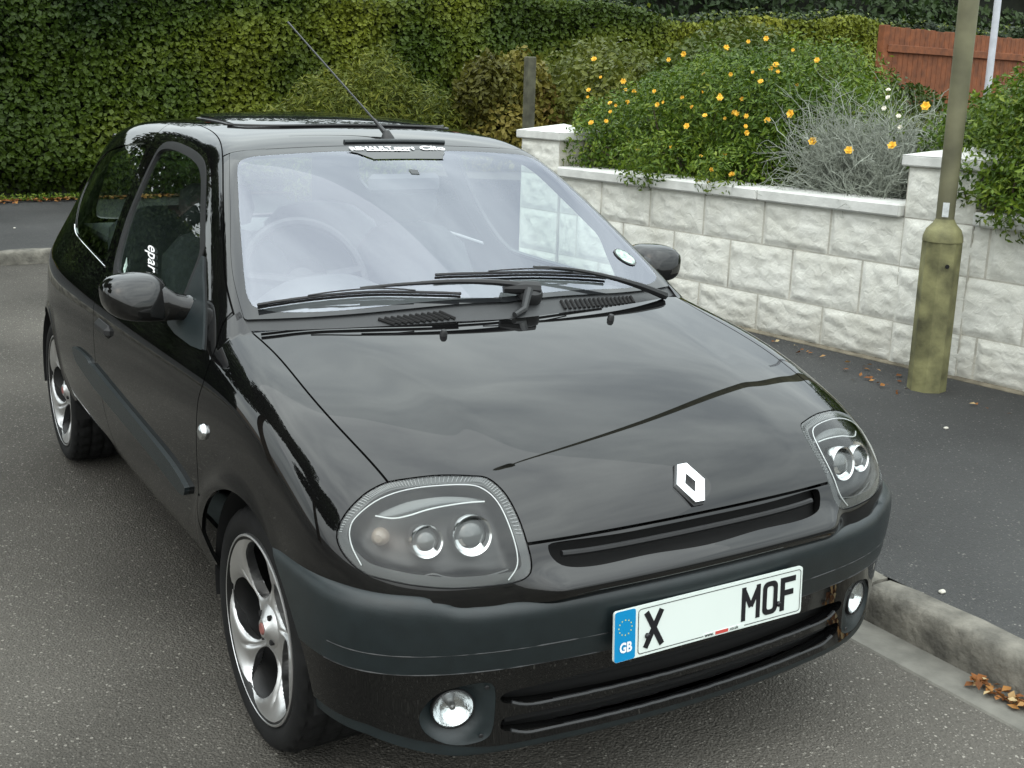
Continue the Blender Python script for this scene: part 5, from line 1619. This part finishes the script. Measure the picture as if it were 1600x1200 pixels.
# low green behind and below the twigs
bush('garden_bush', [wl_(-.1, 1.5, 1.10, .6, .6, .40), wl_(1.3, 1.9, 1.4, .5, .5, .45), wl_(-.5, 1.8, 1.2, .5, .5, .4), wl_(1.08, 2.3, 1.3, .36, .4, .42), wl_(1.9, 2.5, 1.45, .6, .6, .45), wl_(-.05, .75, 1.05, .5, .35, .2), wl_(-.6, .75, 1.05, .4, .35, .25)], 22000, .060, .5, M_bush2, 43,
     'loose dull green bush behind the grey twiggy shrub')
# right hand bush, hanging over the wall and round the lamp post
rb = bush('overhanging_bush', [wl_(-1.15, .45, 1.27, .40, .42, .38), wl_(-.95, .9, 1.25, .36, .4, .34), wl_(-1.65, .30, 1.36, .48, .50, .46), wl_(-1.38, .60, 1.40, .36, .40, .42), wl_(-2.1, .25, 1.40, .5, .5, .5), wl_(-1.7, .12, 1.12, .45, .34, .26), wl_(-2.15, .0, 1.10, .45, .36, .30), wl_(-2.6, .15, 1.35, .5, .5, .5), wl_(-1.2, .9, 1.20, .45, .45, .36), wl_(-1.9, .9, 1.42, .5, .5, .42), wl_(-.92, .55, 1.08, .28, .35, .32), wl_(-1.32, .02, 1.16, .16, .16, .14)], 50000, .041, .42, M_bush, 61,
     'bright green bush hanging over the wall behind the lamp post', up=.5)
for s_, bk, z_, w in ((-.50, .05, 1.26, 1), (-.06, .05, 1.45, 1), (-.28, .0, 1.30, 1), (-.75, .1, 1.30, 1), (-.62, .2, 1.56, 0), (-.60, .2, 1.50, 0), (-.70, .2, 1.46, 0), (-.72, .2, 1.40, 0), (-.58, .25, 1.60, 0), (-.9, .15, 1.52, 1)):
    flower(rb, wp(s_, -bk, z_), .028 if w else .016, M_yel if w else M_wht, (-.8, -.5, .45))
bush('climbing_shrub', [(8.2, 7.0, 1.45, .5, .5, .5), (9.25, 7.2, 1.35, .55, .5, .48), (9.8, 7.3, 1.30, .5, .5, .42), (8.5, 7.4, 1.75, .45, .5, .40), (7.6, 7.4, 1.7, .7, .6, .5), (6.8, 7.6, 1.6, .7, .6, .55), (8.2, 8.6, 1.9, .9, .7, .5), (6.2, 8.6, 1.6, .8, .7, .55), (5.6, 7.8, 1.4, .5, .5, .5)], 20000, .075, .6, M_bush2, 71,
     'dull green climbing shrub left of the timber fence')

# ---- trees: one over the hedge, the others across the road behind the car's off side
def tree(x, y, h, R, n, seed, label, mat=M_tree, z0=0.0, red=False):
    r = np.random.default_rng(seed)
    root = tag(empty('broadleaf_tree', (x, y, z0)), label, 'tree')
    mb = MB(); tp = np.array([x, y, z0 + h * .55])
    mb.tube([(x, y, z0 - .1), (x + .05, y, z0 + h * .2), (x - .04, y + .05, z0 + h * .4), tp], [.26, .2, .16, .1], 10)
    lum = []
    for k in range(11):
        a = r.uniform(0, 6.28); q = r.uniform(.2, 1.0) ** .6; zz = z0 + h * r.uniform(.38, .92)
        w = R * (1 - abs((zz - z0) / h - .6) * .9)
        c = np.array([x + math.cos(a) * q * w * .75, y + math.sin(a) * q * w * .75, zz]); lum.append((*c, R * .42, R * .42, R * .34))
        mb.tube([tp * .6 + np.array([x, y, z0 + h * .3]) * .4, (tp + c) / 2 + r.normal(0, .1, 3), c], [.08, .05, .02], 6)
    mb.build('trunk', M_bark, root)
    P, Nn, k = lump_points(lum, n, seed, .35)
    V, F = leaves(P, Nn + np.array([0, 0, .3]), .21, .6, .8, .2, seed)
    o = mesh_obj('crown', V, F, mat, root, smooth=False, attr=tint_of(len(P), seed)); o['kind'] = 'stuff'
    if red:
        for i in range(26):
            j = r.integers(0, len(P)); flower(root, P[j], .09, M_redf, (-.5, -.9, .2), 5)
    return root
tree(-5.8, 6.6, 9.0, 3.5, 34000, 83, 'broadleaf tree across the road, mirrored in the front wing of the car')
tree(-8.5, 4.2, 7.5, 2.8, 18000, 84, 'second broadleaf tree across the road, mirrored in the car door')
tree(-4.2, 14.8, 9.0, 3.9, 32000, 85, 'broadleaf tree behind the hedge, mirrored in the side windows of the car')

# ---- fallen leaves and bits of gravel
M_fall = leafmat('fallen leaves', [(0, (.09, .035, .012)), (.5, (.22, .085, .025)), (.85, (.34, .17, .05)), (1, (.45, .36, .20))], .7, .1)
def litter(name, pts, size, seed, label):
    P = np.array(pts, float); n = len(P)
    V, F = leaves(P, np.tile([0, 0, 1.0], (n, 1)), size, .65, .35, .3, seed)
    V[:, 2] = np.maximum(V[:, 2], P[:, 2].min() - .004)
    o = mesh_obj(name, V, F, M_fall, None, smooth=False, attr=tint_of(n, seed)); return tag(o, label, 'leaves', kind='stuff')
r = np.random.default_rng(5)
def gauss(c, sx, sy, z, n): return np.stack([r.normal(c[0], sx, n), r.normal(c[1], sy, n), np.full(n, z) + r.uniform(0, .012, n)], 1)
pp = np.stack([1.065 - np.abs(r.normal(0, .026, 110)), -.66 - np.abs(r.normal(0, .22, 110)), np.full(110, .012) + r.uniform(0, .02, 110)], 1)
litter('leaf_litter', pp, .032, 91, 'orange brown dead leaves drifted in the gutter by the kerb')
pp = np.concatenate([gauss((3.12, 1.55), .07, .10, PZ + .008, 14), gauss((3.30, 2.0), .05, .35, PZ + .008, 16), gauss((3.25, .95), .10, .16, PZ + .008, 7)])
litter('leaf_litter', pp, .036, 92, 'brown dead leaves gathered at the foot of the lamp post and wall')
x = r.uniform(-2, 3, 500); pp = np.stack([x, 12.04 + .03 * x - np.abs(r.normal(0, .16, 500)) + .1, np.full(500, PZ + .025) + r.uniform(0, .02, 500)], 1)
litter('leaf_litter', pp, .07, 93, 'strip of brown leaves and weeds along the foot of the hedge')
x = r.uniform(-2, 1.2, 900); pp = np.stack([x, 12.0 + .03 * x + r.uniform(-.02, .12, 900), np.full(900, PZ + .03) + r.uniform(0, .06, 900)], 1)
V, F = leaves(pp, np.tile([0, -.5, .6], (900, 1)), .06, .3, .8, .2, 94)
tag(mesh_obj('weeds', V, F, M_bush, None, smooth=False, attr=tint_of(900, 94)), 'low green weeds growing along the foot of the hedge', 'weeds', kind='stuff')
M_chip = plain('pale stone chip', (.5, .48, .42), .8, var=.2)
CHIP = ['out on the open footway right of the car', 'in front of the lamp post foot', 'on the far footway below the hedge', 'beside the right hand front wing', 'on the footway edge by the kerb joint', 'near the wall foot right of the lamp post']
for i, (x_, y_, z_) in enumerate(((2.19, -.10, PZ), (2.62, 1.47, PZ), (.10, 9.6, PZ), (1.62, .42, PZ), (1.255, -.36, PZ), (2.75, .85, PZ))):
    mb = MB(); mb.box((x_, y_, z_ + .005), (.022, .016, .011), None, .004)
    tag(mb.build('stone_chip', M_chip), 'small pale stone chip ' + CHIP[i], 'stone', 'stone chips on the footway')
